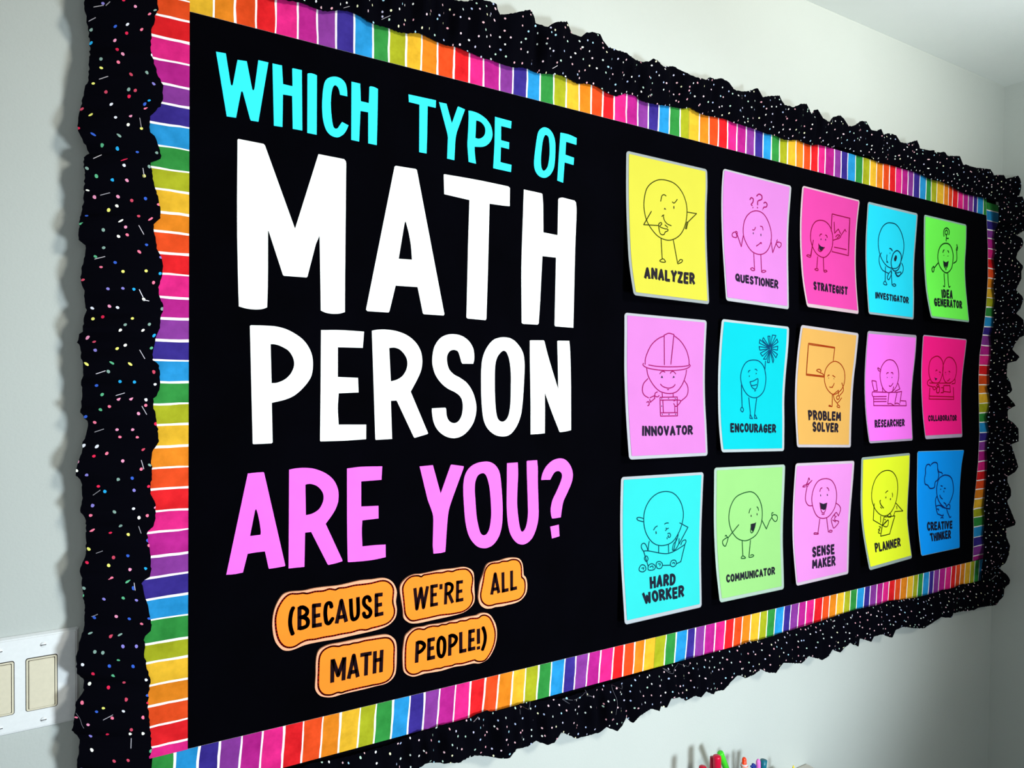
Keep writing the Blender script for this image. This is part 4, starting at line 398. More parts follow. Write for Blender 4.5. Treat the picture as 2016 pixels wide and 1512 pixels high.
["s",[403,349,428,348,441,358],0],
["p",[329,365,341,362,341,368],0],
["p",[410,373,422,370,423,377],0],
["p",[298,402,328,410,369,411,329,433],0],
["s",[556,354,565,344],0],
["s",[635,336,656,337,668,345],0],
["p",[565,370,577,367,576,375],0],
["p",[636,362,649,359,649,367],0],
["s",[613,432,648,426,677,406],0],
["l",[179,459,703,453],0],
["l",[192,504,164,614,785,615,771,493],0],
["l",[167,585,792,590],0],
["s",[209,418,139,444,148,480,259,495],0],
["c",[259,499,310,494,340,510,289,523],0],
["S",[361,498,423,497,412,547,354,547,361,502],10],
["l",[526,479,684,477,698,544,528,537,526,479],0],
["c",[355,481,381,469,412,481,392,493],0],
["l",[464,501,517,500,517,550,454,550],0],
["s",[804,408,809,450,725,460],0]],[["COLLABORATOR",[118,769,853,772,846,833,109,828]]],"deep pink laminated poster of two figures at a table, captioned COLLABORATOR",1.441],
["CREATIVE",[1865.8,-4.0,329.0,1865.8,-4.4,292.9,1865.8,-4.7,256.7,1865.8,-5.1,220.5,1865.8,-6.4,184.4,1865.8,-8.6,148.5,1865.8,-11.8,112.8,1865.8,-16.3,77.5,1865.8,-21.4,42.4],[2095.4,-13.9,322.4,2095.4,-8.4,286.0,2095.4,-5.6,249.8,2095.4,-4.2,213.7,2095.4,-4.0,177.7,2095.4,-4.5,141.7,2095.4,-5.4,105.9,2095.4,-6.6,70.1,2095.4,-7.9,34.3],[5,4,991,995],[0,147,244],[131,172,196],[["S",[276,149,250,131,196,135,171,171,174,216,155,268,171,317,228,331,277,362,334,366,387,354,398,307,453,286,473,237,443,186,426,128,368,113,314,122,288,137],4],
["S",[442,178,474,208,533,218,558,235],4],
["S",[473,287,500,267,575,248,643,246,734,262,800,306,834,392,813,459,743,532],4],
["S",[472,278,447,327,436,393,462,468,531,529,631,572],4],
["S",[527,347,570,355],4],
["S",[607,375,644,380],4],
["S",[525,376,533,388],4],
["S",[599,399,610,416],4],
["S",[507,437,531,463,575,482],5],
["S",[443,447,409,482,416,540,447,616],4],
["S",[412,544,511,541,590,566,753,589],4],
["S",[601,516,651,535,671,566],6],
["S",[671,562,723,539,757,562,749,587],4],
["S",[447,620,577,648,584,632],4],
["S",[671,578,691,613,746,675],4],
["S",[746,675,782,668],4],
["S",[440,574,480,577,479,593],4],
["S",[524,670,555,660,589,672],5]],[["CREATIVE",[194,687,808,708,807,789,194,777]],
["THINKER",[241,800,768,799,760,887,258,881]]],"blue laminated poster of a figure with a thought cloud, captioned CREATIVE THINKER",1.444]],"strips":{"left":[[4.6,1078.9],[4.6,1050.2],[4.5,1022.8],[4.5,993.4],[4.5,963.2],[4.4,931.5],[4.4,904.1],[4.3,875.9],[4.3,846.2],[4.3,815.1],[4.2,786.8],[4.2,755.7],[4.1,728.7],[4.1,699.6],[4.1,671.5],[4.0,639.1],[4.0,609.9],[3.9,579.2],[3.9,552.1],[3.9,522.1],[3.8,491.3],[3.8,462.6],[3.7,432.4],[3.7,403.0],[3.7,373.5],[3.6,343.2],[3.6,314.4],[3.5,280.5],[3.5,252.3],[3.5,221.9],[3.4,193.6],[3.4,160.9],[3.3,134.1],[3.3,102.1],[3.3,72.9],[3.2,43.8],[3.2,15.3],[3.2,-0.0]],"top":[[4.6,1038.2],[36.6,1038.0],[64.8,1037.7],[94.2,1037.5],[123.0,1037.2],[154.6,1037.0],[184.7,1036.7],[214.2,1036.4],[242.8,1036.2],[273.9,1035.9],[301.6,1035.7],[331.7,1035.4],[359.0,1035.2],[388.8,1034.9],[419.5,1034.7],[448.9,1034.4],[477.1,1034.2],[510.1,1033.9],[537.7,1033.6],[568.0,1033.4],[596.3,1033.1],[626.4,1032.9],[655.4,1032.6],[685.1,1032.4],[714.3,1032.1],[742.3,1031.9],[770.8,1031.6],[802.0,1031.4],[831.2,1031.1],[860.3,1030.9],[888.0,1030.6],[918.3,1030.4],[947.9,1030.1],[973.6,1029.9],[1004.4,1029.6],[1032.7,1029.4],[1061.5,1029.1],[1090.1,1028.9],[1120.1,1028.6],[1149.9,1028.4],[1178.5,1028.1],[1206.9,1027.9],[1235.7,1027.6],[1264.2,1027.4],[1293.2,1027.1],[1322.7,1026.9],[1350.9,1026.6],[1378.6,1026.4],[1406.8,1026.1],[1434.5,1025.9],[1454.6,1025.7],[1470.8,1025.6],[1498.5,1025.3],[1525.6,1025.1],[1558.5,1024.8],[1588.8,1024.6],[1619.6,1024.3],[1649.8,1024.0],[1678.3,1023.8],[1707.2,1023.5],[1736.5,1023.3],[1765.2,1023.0],[1794.3,1022.8],[1821.4,1022.6],[1852.6,1022.3],[1884.4,1022.0],[1910.2,1021.8],[1939.0,1021.5],[1976.3,1021.2],[2000.6,1021.0],[2022.6,1020.8],[2051.7,1020.6],[2081.2,1020.3],[2109.8,1020.1],[2138.8,1019.8],[2162.2,1019.6],[2196.5,1019.3],[2216.1,1019.1]],"bottom":[[-42.0,0.3],[-12.5,0.1],[18.7,-0.2],[47.0,-0.4],[77.5,-0.7],[107.9,-0.9],[140.3,-1.2],[169.8,-1.5],[199.4,-1.7],[229.0,-2.0],[260.6,-2.2],[288.3,-2.5],[318.1,-2.7],[347.8,-3.0],[375.4,-3.2],[403.2,-3.5],[434.1,-3.7],[464.4,-4.0],[493.3,-4.2],[521.8,-4.5],[552.1,-4.7],[580.4,-5.0],[609.2,-5.2],[638.2,-5.5],[669.0,-5.7],[695.7,-6.0],[725.4,-6.2],[755.8,-6.5],[789.5,-6.8],[817.3,-7.0],[845.7,-7.3],[871.9,-7.5],[901.4,-7.7],[930.9,-8.0],[960.9,-8.2],[993.1,-8.5],[1018.3,-8.7],[1047.8,-9.0],[1079.5,-9.3],[1111.1,-9.5],[1140.0,-9.8],[1166.9,-10.0],[1196.0,-10.3],[1226.6,-10.5],[1253.2,-10.7],[1281.2,-11.0],[1312.5,-11.2],[1337.8,-11.5],[1367.3,-11.7],[1396.3,-12.0],[1427.9,-12.2],[1460.0,-12.5],[1488.7,-12.8],[1517.8,-13.0],[1549.6,-13.3],[1575.4,-13.5],[1603.8,-13.7],[1636.0,-14.0],[1662.0,-14.2],[1691.8,-14.5],[1719.8,-14.7],[1747.0,-15.0],[1777.0,-15.2],[1803.9,-15.5],[1836.1,-15.7],[1866.3,-16.0],[1889.3,-16.2],[1915.2,-16.4],[1946.7,-16.7],[1970.7,-16.9],[2000.4,-17.1],[2033.3,-17.4],[2065.3,-17.7],[2090.8,-17.9],[2116.5,-18.1],[2142.6,-18.3],[2173.5,-18.6],[2198.9,-18.8],[2226.0,-19.1],[2255.1,-19.3]],"right":[[2209.7,1057.3],[2214.4,1035.2],[2218.0,1004.5],[2221.2,977.8],[2224.5,952.4],[2228.5,921.5],[2230.0,891.8],[2231.5,862.3],[2232.9,833.5],[2231.2,803.5],[2228.8,774.2],[2226.5,746.1],[2221.9,716.9],[2217.0,686.7],[2209.6,660.0],[2202.3,629.4],[2195.8,601.0],[2194.3,570.0],[2192.8,541.1],[2193.6,512.2],[2195.8,485.6],[2198.2,455.8],[2200.5,427.3],[2202.8,398.7],[2205.8,367.1],[2204.7,341.1],[2203.6,312.1],[2202.3,280.6],[2198.4,251.6],[2194.6,223.3],[2190.2,196.7],[2185.4,168.1],[2180.8,139.4],[2182.8,113.6],[2185.0,84.0],[2185.7,53.3],[2186.3,25.0],[2185.6,-2.8],[2185.3,-16.6]]},"ruffles":{"left":[[-131.9,-19.5,1174.9,-126.3,-17.9,1126.7,-127.2,-9.8,1079.1,-122.7,-8.6,1042.1,-123.0,-15.8,1013.1,-122.9,-25.3,996.5,-121.0,-20.3,989.3,-118.3,-10.6,976.2,-116.6,-8.5,959.1,-117.5,-16.1,936.8,-118.9,-20.6,912.2,-122.1,-17.1,903.0,-124.7,-10.0,888.4,-128.7,-8.5,875.0,-131.2,-17.3,855.8,-129.8,-24.5,841.3,-124.1,-20.8,829.0,-118.0,-11.1,822.6,-116.7,-8.4,819.6,-124.4,-14.7,813.5,-123.7,-23.0,791.0,-123.6,-20.6,766.9,-123.8,-11.4,762.1,-126.0,-8.4,741.4,-128.5,-13.7,735.0,-130.5,-22.8,715.8,-129.9,-20.5,703.2,-122.2,-11.1,702.6,-122.7,-8.2,689.1,-125.8,-14.9,671.7,-128.3,-19.1,652.7,-124.4,-22.2,640.3,-121.8,-11.9,622.9,-121.1,-8.2,611.3,-124.7,-14.1,608.1,-125.7,-24.7,589.3,-130.1,-20.3,582.8,-131.5,-12.1,575.1,-126.9,-8.2,563.4,-127.7,-14.5,553.5,-124.5,-21.2,544.9,-125.7,-20.7,531.8,-128.2,-11.6,522.4,-126.4,-8.1,517.1,-126.6,-13.6,490.8,-129.3,-23.8,483.5,-120.5,-17.4,471.0,-120.8,-11.0,457.3,-125.3,-8.1,442.6,-127.3,-13.4,431.3,-132.7,-21.8,416.0,-134.4,-20.2,403.5,-127.3,-11.8,391.3,-126.0,-8.1,374.0,-127.4,-12.9,364.9,-128.2,-20.9,353.0,-122.5,-18.7,344.1,-122.3,-12.6,317.7,-122.1,-8.0,293.2,-129.8,-13.1,278.0,-127.3,-23.0,271.4,-126.6,-19.6,259.9,-124.1,-12.7,231.0,-124.0,-8.0,202.7,-128.8,-12.3,183.4,-133.0,-18.3,167.6,-133.6,-19.1,151.3,-131.8,-13.4,140.2,-124.7,-8.0,131.4,-124.9,-12.4,116.9,-133.7,-20.0,107.1,-136.0,-18.9,88.6,-138.2,-12.9,67.9,-133.4,-8.0,58.5,-129.0,-13.3,57.7,-131.1,-23.5,42.6,-133.4,-24.1,26.9,-133.1,-13.8,15.3,-132.4,-8.0,-18.1,-134.9,-11.5,-56.1,-134.1,-19.4,-92.5],[-43.1,-7.5,1214.0,-38.4,-10.1,1160.4,-34.9,-11.9,1106.6,-35.7,-8.3,1080.8,-36.6,-6.1,1040.6,-36.1,-7.1,1026.7,-39.5,-9.6,1019.4,-41.5,-10.7,1006.9,-43.7,-7.9,997.3,-44.7,-6.1,984.1,-44.3,-7.5,970.1,-42.7,-9.8,959.4,-40.2,-9.7,949.9,-37.4,-7.8,942.2,-33.5,-6.1,935.4,-29.8,-7.3,926.9,-30.1,-9.8,911.0,-32.1,-10.4,899.4,-38.1,-8.0,891.4,-45.3,-6.1,883.0,-46.1,-7.0,874.4,-46.9,-9.4,862.0,-43.3,-9.8,859.2,-38.1,-8.0,853.7,-34.1,-6.1,839.1,-31.7,-7.1,827.5,-45.1,-9.2,820.8,-43.3,-9.8,802.5,-41.2,-8.6,792.7,-37.8,-6.1,781.3,-36.7,-7.2,776.5,-34.4,-9.1,766.1,-33.4,-11.0,755.5,-33.1,-9.1,742.8,-42.2,-6.2,740.1,-40.4,-7.1,724.4,-37.6,-9.8,703.6,-32.0,-10.3,693.7,-29.9,-8.7,676.8,-30.2,-6.2,666.6,-33.4,-6.8,655.9,-36.3,-9.3,652.0,-34.7,-12.0,638.0,-29.9,-9.4,628.1,-28.9,-6.3,617.9,-32.8,-6.6,612.8,-34.3,-9.2,593.2,-38.9,-10.4,582.6,-42.4,-8.5,565.3,-42.2,-6.3,550.7,-35.3,-6.8,546.6,-33.6,-8.9,537.6,-33.1,-9.9,520.2,-35.6,-9.7,509.8,-37.1,-6.4,502.7,-41.6,-6.8,500.7,-41.2,-9.3,485.5,-38.4,-12.0,468.2,-34.9,-9.4,450.5,-35.2,-6.4,438.4,-41.6,-6.6,429.6,-44.4,-9.4,419.6,-43.8,-10.0,398.8,-43.0,-8.7,389.5,-45.9,-6.5,384.5,-44.1,-6.6,366.9,-40.0,-10.0,356.7,-39.5,-10.6,342.7,-40.6,-9.5,328.7,-42.8,-6.6,322.0,-49.1,-6.5,318.5,-49.4,-9.8,308.7,-45.8,-11.1,291.1,-44.4,-9.6,273.2,-44.7,-6.6,255.7,-56.6,-6.4,249.6,-52.5,-9.9,232.5,-47.2,-12.2,205.7,-44.3,-8.7,194.4,-43.4,-6.7,183.1,-52.8,-6.5,170.7,-52.5,-9.4,148.4,-49.4,-9.9,126.9,-45.0,-10.2,110.6,-47.8,-6.5,93.6,-47.8,-6.4,68.9,-45.6,-9.3,41.2,-43.7,-9.9,12.8,-46.8,-9.0,6.1,-44.0,-6.7,-11.3,-45.9,-6.3,-45.1,-45.5,-9.3,-86.3,-44.6,-12.1,-127.7]],"top":[[-26.4,-23.8,1189.6,17.6,-27.0,1187.0,67.0,-14.3,1188.0,131.6,-12.6,1190.7,198.3,-18.6,1184.3,250.3,-30.1,1176.7,319.6,-26.4,1173.2,378.7,-15.9,1166.3,413.5,-12.4,1160.6,428.9,-21.5,1158.6,450.1,-25.3,1167.0,464.5,-25.9,1169.0,495.1,-15.2,1174.8,498.0,-12.4,1157.5,513.5,-20.7,1160.9,540.7,-27.3,1169.9,557.9,-25.2,1178.8,571.5,-14.8,1175.8,577.8,-12.2,1164.1,600.3,-19.8,1160.6,600.5,-27.3,1163.2,616.9,-27.6,1170.9,644.6,-16.1,1183.4,657.2,-12.2,1166.7,675.8,-18.7,1161.5,673.4,-29.3,1164.4,694.1,-25.6,1172.8,723.0,-15.1,1180.1,731.8,-12.2,1171.0,729.3,-20.0,1156.1,738.4,-24.0,1155.9,781.0,-25.9,1153.8,809.1,-16.1,1152.0,828.6,-12.1,1153.9,847.3,-18.0,1155.1,843.3,-25.0,1158.8,856.2,-25.7,1159.5,884.5,-17.7,1154.7,915.0,-12.0,1164.5,938.7,-17.1,1157.8,956.9,-27.8,1148.0,992.9,-28.7,1148.3,1015.9,-16.9,1162.3,1038.0,-12.0,1164.4,1048.6,-19.2,1166.5,1061.3,-28.8,1158.7,1087.1,-23.1,1148.8,1118.7,-18.1,1153.6,1150.3,-12.0,1164.3,1167.2,-17.3,1171.7,1163.5,-29.1,1146.2,1196.1,-25.8,1157.2,1240.3,-18.1,1169.7,1259.3,-12.0,1155.9,1288.5,-18.7,1152.8,1304.6,-24.1,1161.3,1328.8,-23.9,1167.3,1357.0,-17.6,1149.9,1373.8,-12.0,1165.5,1383.4,-17.5,1165.8,1382.8,-29.2,1143.3,1409.7,-28.2,1139.1,1440.1,-16.4,1160.1,1476.6,-12.0,1171.9,1485.4,-17.2,1162.3,1482.9,-26.1,1143.5,1504.0,-28.4,1146.7,1550.8,-18.1,1170.6,1583.8,-12.0,1177.1,1599.6,-16.2,1157.2,1599.7,-28.4,1151.5,1625.6,-25.9,1163.2,1646.0,-19.2,1153.2,1682.5,-12.1,1165.4,1709.1,-16.9,1163.6,1708.8,-27.0,1142.7,1737.8,-27.9,1144.8,1805.3,-18.0,1166.8,1821.6,-12.1,1149.4,1869.1,-16.3,1150.8,1866.6,-28.4,1155.7,1879.8,-25.7,1144.9,1939.3,-20.2,1157.3,1963.1,-12.2,1151.9,2027.7,-16.4,1161.3,2017.1,-25.0,1132.0,2045.6,-24.5,1137.9,2105.6,-20.1,1139.5,2210.4,-12.2,1152.8,2226.7,-16.2,1136.4,2270.5,-22.8,1142.9,2277.4,-24.2,1131.5,2370.4,-18.1,1155.9,2370.4,-12.3,1139.1,2370.4,-15.1,1081.6],[-24.4,-8.6,1088.1,54.0,-12.0,1082.8,131.9,-13.2,1083.6,154.7,-11.7,1086.7,171.0,-8.4,1087.2,182.6,-8.6,1085.7,189.1,-12.6,1082.8,204.8,-12.7,1086.8,215.4,-11.9,1091.5,230.3,-8.5,1095.3,242.6,-8.5,1093.8,258.4,-10.8,1089.2,270.4,-12.3,1083.9,287.3,-12.5,1084.1,301.9,-8.7,1086.0,315.1,-8.6,1083.7,326.8,-12.1,1083.7,345.2,-14.9,1088.1,363.3,-11.1,1088.2,383.1,-8.7,1085.7,402.1,-8.4,1083.6,424.4,-11.6,1083.6,442.2,-14.8,1079.9,458.4,-12.4,1078.6,470.5,-8.9,1078.3,486.0,-8.3,1079.4,504.6,-11.6,1076.4,527.2,-14.1,1073.7,551.6,-12.5,1079.7,564.8,-8.8,1080.3,587.1,-8.4,1078.1,613.3,-11.0,1082.1,639.1,-14.8,1082.9,664.6,-11.9,1080.0,672.9,-8.9,1078.0,697.1,-8.4,1083.4,725.2,-11.5,1081.6,749.0,-13.0,1073.6,765.4,-11.6,1072.6,790.7,-8.8,1084.5,824.0,-8.3,1085.5,834.3,-11.9,1076.6,852.0,-14.6,1075.3,881.8,-12.0,1078.9,912.8,-8.9,1082.9,942.0,-8.3,1084.7,968.6,-10.7,1091.3,983.9,-13.3,1085.1,1013.2,-11.2,1082.8,1046.4,-8.9,1086.6,1078.6,-8.2,1088.5,1099.3,-11.2,1083.9,1128.8,-13.8,1082.0,1164.2,-12.1,1082.2,1201.6,-9.3,1080.6,1215.2,-8.2,1081.1,1244.0,-10.3,1081.0,1268.4,-12.3,1075.6,1293.9,-13.5,1079.7,1317.5,-9.5,1085.9,1338.0,-8.2,1083.9,1362.8,-10.9,1080.3,1388.6,-12.9,1085.4,1439.6,-11.6,1088.2,1473.3,-9.1,1095.7,1516.1,-8.1,1096.9,1543.0,-11.2,1093.1,1559.4,-14.5,1087.4,1598.0,-13.2,1092.7,1622.6,-9.1,1087.3,1658.1,-8.1,1084.1,1688.5,-10.3,1087.0,1716.1,-14.6,1086.4,1756.3,-11.9,1086.5,1809.0,-9.6,1085.6,1849.3,-8.1,1082.4,1883.1,-10.5,1075.8,1927.4,-14.6,1075.7,1985.4,-12.2,1073.2,2032.0,-9.5,1065.9,2077.2,-8.0,1062.1,2130.7,-9.9,1063.1,2185.1,-12.1,1062.4,2260.6,-12.4,1061.6,2370.4,-9.3,1072.6,2370.4,-8.0,1078.5]],"right":[[2337.2,-44.9,1083.9,2337.3,-52.3,1059.6,2347.7,-51.6,1016.6,2350.4,-45.9,979.4,2311.9,-42.0,963.7,2338.7,-45.8,958.2,2334.4,-52.1,941.6,2326.3,-51.8,927.1,2312.5,-45.7,911.3,2314.0,-42.0,894.3,2354.3,-45.3,873.6,2329.8,-50.6,854.1,2330.3,-50.9,831.8,2325.4,-45.1,816.0,2317.5,-42.0,798.9,2350.6,-44.8,783.8,2352.3,-48.5,771.3,2330.8,-49.5,742.4,2312.2,-46.7,727.8,2370.4,-42.0,712.2,2370.4,-44.5,687.7,2355.8,-51.0,661.7,2322.9,-52.7,654.4,2311.3,-45.7,635.1,2304.7,-42.1,618.9,2347.6,-44.4,596.6,2318.0,-48.2,584.5,2252.5,-52.9,576.8,2267.1,-45.2,539.0,2297.1,-42.1,519.9,2306.9,-44.0,495.1,2284.0,-48.6,488.7,2252.9,-52.8,482.4,2304.6,-47.1,462.4,2337.8,-42.1,446.2,2312.0,-44.3,444.3,2267.2,-49.8,435.7,2265.7,-52.3,409.0,2317.4,-45.8,395.8,2355.8,-42.2,377.9,2354.6,-44.6,337.6,2292.3,-50.5,338.1,2294.7,-53.3,322.0,2338.6,-47.8,277.4,2362.3,-42.2,258.8,2337.2,-44.3,246.6,2273.3,-50.9,235.8,2275.2,-51.8,218.9,2310.4,-45.9,193.9,2319.8,-42.3,172.4,2290.6,-44.2,160.4,2309.1,-48.7,127.9,2332.0,-52.1,92.8,2334.6,-48.0,81.8,2293.4,-42.3,81.2,2295.6,-43.3,51.0,2305.1,-49.8,23.4,2296.5,-50.3,-3.3,2283.7,-48.1,-25.3,2274.8,-42.4,-30.0,2257.5,-43.5,-41.3],[2205.4,-38.4,1058.7,2217.8,-33.1,1046.3,2231.7,-27.9,996.4,2242.2,-19.6,988.4,2249.6,-10.4,973.9,2245.0,-10.4,956.7,2247.4,-12.4,932.3,2249.7,-13.7,914.1,2241.5,-12.3,891.3,2255.3,-10.4,863.2,2260.7,-10.4,841.4,2247.9,-12.0,829.5,2245.2,-12.7,804.2,2254.8,-12.5,778.0,2260.3,-10.4,763.2,2253.5,-10.3,743.8,2253.2,-12.2,716.2,2250.4,-12.9,688.5,2234.3,-12.0,658.9,2244.6,-10.3,636.4,2243.9,-10.3,598.1,2233.1,-12.4,565.9,2233.0,-13.7,514.0,2220.4,-11.9,506.3,2238.2,-10.6,483.2,2246.4,-10.2,456.1,2234.7,-12.0,431.9,2220.8,-12.5,418.5,2226.5,-12.9,399.4,2244.1,-10.5,368.0,2234.1,-10.2,337.7,2229.6,-11.5,310.4,2232.4,-13.7,279.8,2234.6,-11.9,251.8,2234.0,-10.5,224.6,2230.9,-10.1,195.0,2226.0,-11.7,167.9,2217.2,-14.0,144.5,2226.4,-12.8,112.8,2227.5,-10.7,79.9,2223.7,-10.1,55.6,2230.3,-11.7,27.4,2207.2,-20.5,4.5,2193.3,-26.0,-11.7,2173.5,-31.6,-32.6,2158.6,-38.1,-42.5]],"bottom":[[2370.4,-12.2,-97.7,2370.4,-15.7,-113.2,2327.2,-26.7,-117.7,2321.8,-29.5,-135.8,2312.2,-19.9,-153.4,2333.5,-12.2,-170.8,2275.9,-15.2,-163.8,2213.3,-22.0,-155.0,2160.8,-30.4,-147.4,2164.8,-21.1,-156.7,2105.4,-12.2,-153.8,2052.1,-16.1,-148.9,2027.7,-24.4,-155.6,1990.6,-28.5,-147.2,1976.5,-21.1,-144.1,1973.5,-12.3,-154.8,1900.5,-15.6,-165.3,1835.3,-23.2,-151.2,1772.6,-27.7,-134.4,1751.0,-18.1,-143.0,1759.3,-12.4,-165.6,1733.4,-14.9,-159.9,1677.0,-27.2,-137.4,1641.2,-24.8,-138.2,1641.7,-21.3,-152.6,1622.2,-12.4,-145.2,1594.5,-15.7,-135.6,1582.6,-22.3,-152.8,1553.9,-24.5,-141.3,1556.4,-19.3,-135.7,1535.0,-12.7,-151.2,1516.0,-15.0,-157.6,1467.3,-26.5,-136.6,1445.6,-27.8,-150.6,1438.4,-19.1,-159.0,1392.7,-12.6,-142.6,1363.4,-14.5,-153.8,1279.2,-26.8,-130.4,1256.6,-25.2,-149.9,1234.7,-19.9,-146.0,1218.5,-12.9,-138.0,1191.4,-13.9,-144.7,1150.9,-26.4,-138.4,1125.8,-26.3,-126.2,1107.0,-21.6,-140.7,1096.9,-13.0,-158.6,1066.9,-14.7,-154.0,1056.1,-21.0,-156.4,1021.8,-30.7,-137.7,1022.0,-20.0,-155.5,1006.2,-13.2,-150.1,979.5,-13.6,-154.7,949.3,-24.7,-135.8,923.2,-25.4,-133.2,917.7,-20.4,-152.4,907.0,-12.9,-148.6,904.3,-13.7,-158.2,873.7,-22.0,-142.3,833.9,-31.8,-143.1,833.8,-22.6,-162.2,824.0,-13.2,-161.1,813.0,-14.1,-147.8,797.3,-20.9,-158.9,780.3,-25.7,-163.6,753.3,-24.7,-148.7,753.6,-13.8,-161.9,689.6,-13.7,-159.2,644.9,-24.9,-130.7,631.0,-24.5,-146.3,613.5,-24.7,-146.3,595.4,-13.8,-139.2,576.1,-13.5,-144.6,547.2,-23.9,-135.9,531.8,-24.8,-147.8,515.5,-21.2,-147.4,501.6,-13.5,-142.9,468.5,-13.2,-131.2,445.9,-22.2,-125.3,430.1,-28.3,-126.1,404.6,-22.3,-123.4,372.9,-14.2,-117.4,362.2,-13.3,-123.4,332.0,-22.9,-121.3,244.7,-24.3,-123.8,165.2,-21.4,-124.7,56.5,-13.9,-131.8,-35.8,-12.8,-134.6],[2370.4,-8.7,-79.0,2339.3,-7.0,-59.6,2278.4,-8.7,-55.5,2216.7,-11.7,-54.0,2212.9,-12.7,-80.2,2198.4,-9.5,-80.4,2164.9,-7.0,-79.9,2111.8,-8.6,-74.7,2082.7,-13.1,-72.2,2060.9,-11.4,-77.8,2041.4,-8.6,-79.0,2005.8,-7.0,-75.5,1976.5,-9.0,-77.8,1916.6,-12.5,-74.8,1848.4,-13.4,-71.6,1799.8,-9.2,-69.9,1767.1,-7.0,-67.4,1728.7,-8.5,-62.9,1687.3,-12.4,-64.6,1642.2,-12.0,-62.6,1602.6,-8.9,-62.2,1551.3,-7.0,-63.3,1486.2,-8.5,-64.7,1446.4,-11.4,-65.1,1381.2,-12.2,-65.8,1337.9,-9.0,-68.2,1321.7,-7.0,-68.9,1246.7,-8.6,-70.7,1204.4,-12.2,-69.2,1170.1,-12.1,-65.6,1152.8,-9.0,-70.2,1113.7,-7.1,-72.4,1067.8,-8.4,-69.7,1028.1,-12.5,-70.4,1005.2,-12.3,-66.9,980.9,-10.2,-68.2,954.5,-7.1,-72.0,913.6,-8.1,-70.1,867.8,-11.8,-70.7,829.5,-12.7,-69.9,802.0,-9.8,-72.7,778.2,-7.1,-74.5,745.4,-7.9,-73.5,705.2,-11.3,-73.6,679.4,-13.3,-73.8,655.5,-9.3,-75.7,607.6,-7.1,-70.1,578.7,-8.0,-64.5,543.8,-10.9,-64.3,527.8,-12.3,-63.7,511.1,-9.6,-64.8,491.8,-7.2,-60.3,475.9,-7.9,-60.6,463.9,-11.0,-61.9,445.4,-13.0,-63.6,422.5,-10.0,-64.4,397.3,-7.3,-62.5,384.8,-8.2,-66.5,362.8,-10.7,-62.9,343.8,-12.1,-66.0,331.0,-10.1,-66.9,312.4,-7.2,-72.5,283.6,-7.9,-72.1,256.5,-11.9,-70.3,225.3,-11.7,-69.2,211.4,-10.1,-69.3,180.7,-7.2,-66.9,162.7,-8.0,-68.5,107.2,-11.3,-65.8,56.3,-13.9,-63.2,-35.4,-9.7,-60.8]]},"staples":[[-112.9,1003.3,-102.0,1008.8],[-99.1,1009.6,-94.5,1016.1],[-118.1,986.4,-110.7,992.2],[-106.7,913.8,-96.9,919.8],[-58.9,875.8,-57.1,863.4],[-113.2,812.0,-104.0,818.7],[-55.2,809.1,-53.4,797.9],[-105.2,765.9,-94.7,770.0],[-60.1,732.2,-54.0,721.3],[-111.6,683.0,-100.0,687.3],[-60.1,646.2,-55.2,636.4],[-54.0,633.0,-47.8,632.0],[-58.9,565.4,-52.8,554.0],[-110.7,533.2,-100.2,537.2],[-87.3,504.4,-77.1,507.7],[-56.5,489.7,-50.9,478.6],[-111.9,456.9,-102.0,460.5],[-57.1,416.4,-54.0,404.6],[-113.8,373.8,-106.2,379.9],[-60.2,326.7,-57.1,316.8],[-110.4,296.6,-103.4,299.1],[-65.7,250.4,-64.5,240.6],[-115.7,213.7,-109.3,215.9],[-103.0,75.3,-91.8,78.7],[-69.4,39.3,-70.0,27.0],[222.9,1097.2,232.5,1102.9],[284.1,1094.6,295.2,1100.7],[614.9,1092.0,622.8,1097.5],[843.2,1087.5,853.9,1093.7],[2272.0,-82.0,2299.8,-73.5],[461.1,-68.5,472.2,-64.6]],"threads":[[690.5,-57.4,695.6,-70.1,709.1,-75.2,693.3,-83.2,657.4,-75.7,639.6,-64.0],[892.3,-59.0,913.8,-71.9,931.3,-84.1,953.0,-80.2,962.9,-62.0],[780.7,-66.6,778.4,-83.2,784.0,-107.5,779.3,-131.5],[566.1,-49.6,559.8,-68.4,557.8,-79.0],[-134.1,92.6,-129.6,83.6,-127.3,74.4,-125.1,69.1]],"switch":{"plate_r":[-128.3,190.5,-129.9,62.3],"rock":[-188.4,159.8,-153.2,159.2,-154.6,90.8,-189.3,92.1],"rockin":[-185.8,156.6,-156.2,155.7,-157.2,92.8,-186.7,94.1],"rock2_r":[-201.4,160.3,-202.5,92.0],"scr":[-170.3,177.4,-171.9,76.5],"plate_l":[-216.9,192.1,-217.3,65.9]},"pens":{"dark":[1035.2,-278.3],"crim":[1036.3,-270.7],"green":[1066.2,-279.8],"greenb":[1068.7,-304.2],"orange":[1122.4,-298.6],"navy":[1146.9,-317.1],"pink":[1168.9,-316.4],"pinktip":[1168.4,-313.5],"teal":[1187.6,-322.2],"red":[987.6,-276.8],"body":[1123.4,-316.1],"wid0":[1027.4,-287.8],"wid1":[1044.4,-292.6],"yellow":[1291.9,-364.0]}}
''')

# ------------------------------------------------------------------ helpers
def lin(c):
    out = []
    for v in c:
        v = v / 255.0
        out.append(v / 12.92 if v <= 0.04045 else ((v + 0.055) / 1.055) ** 2.4)
    return out

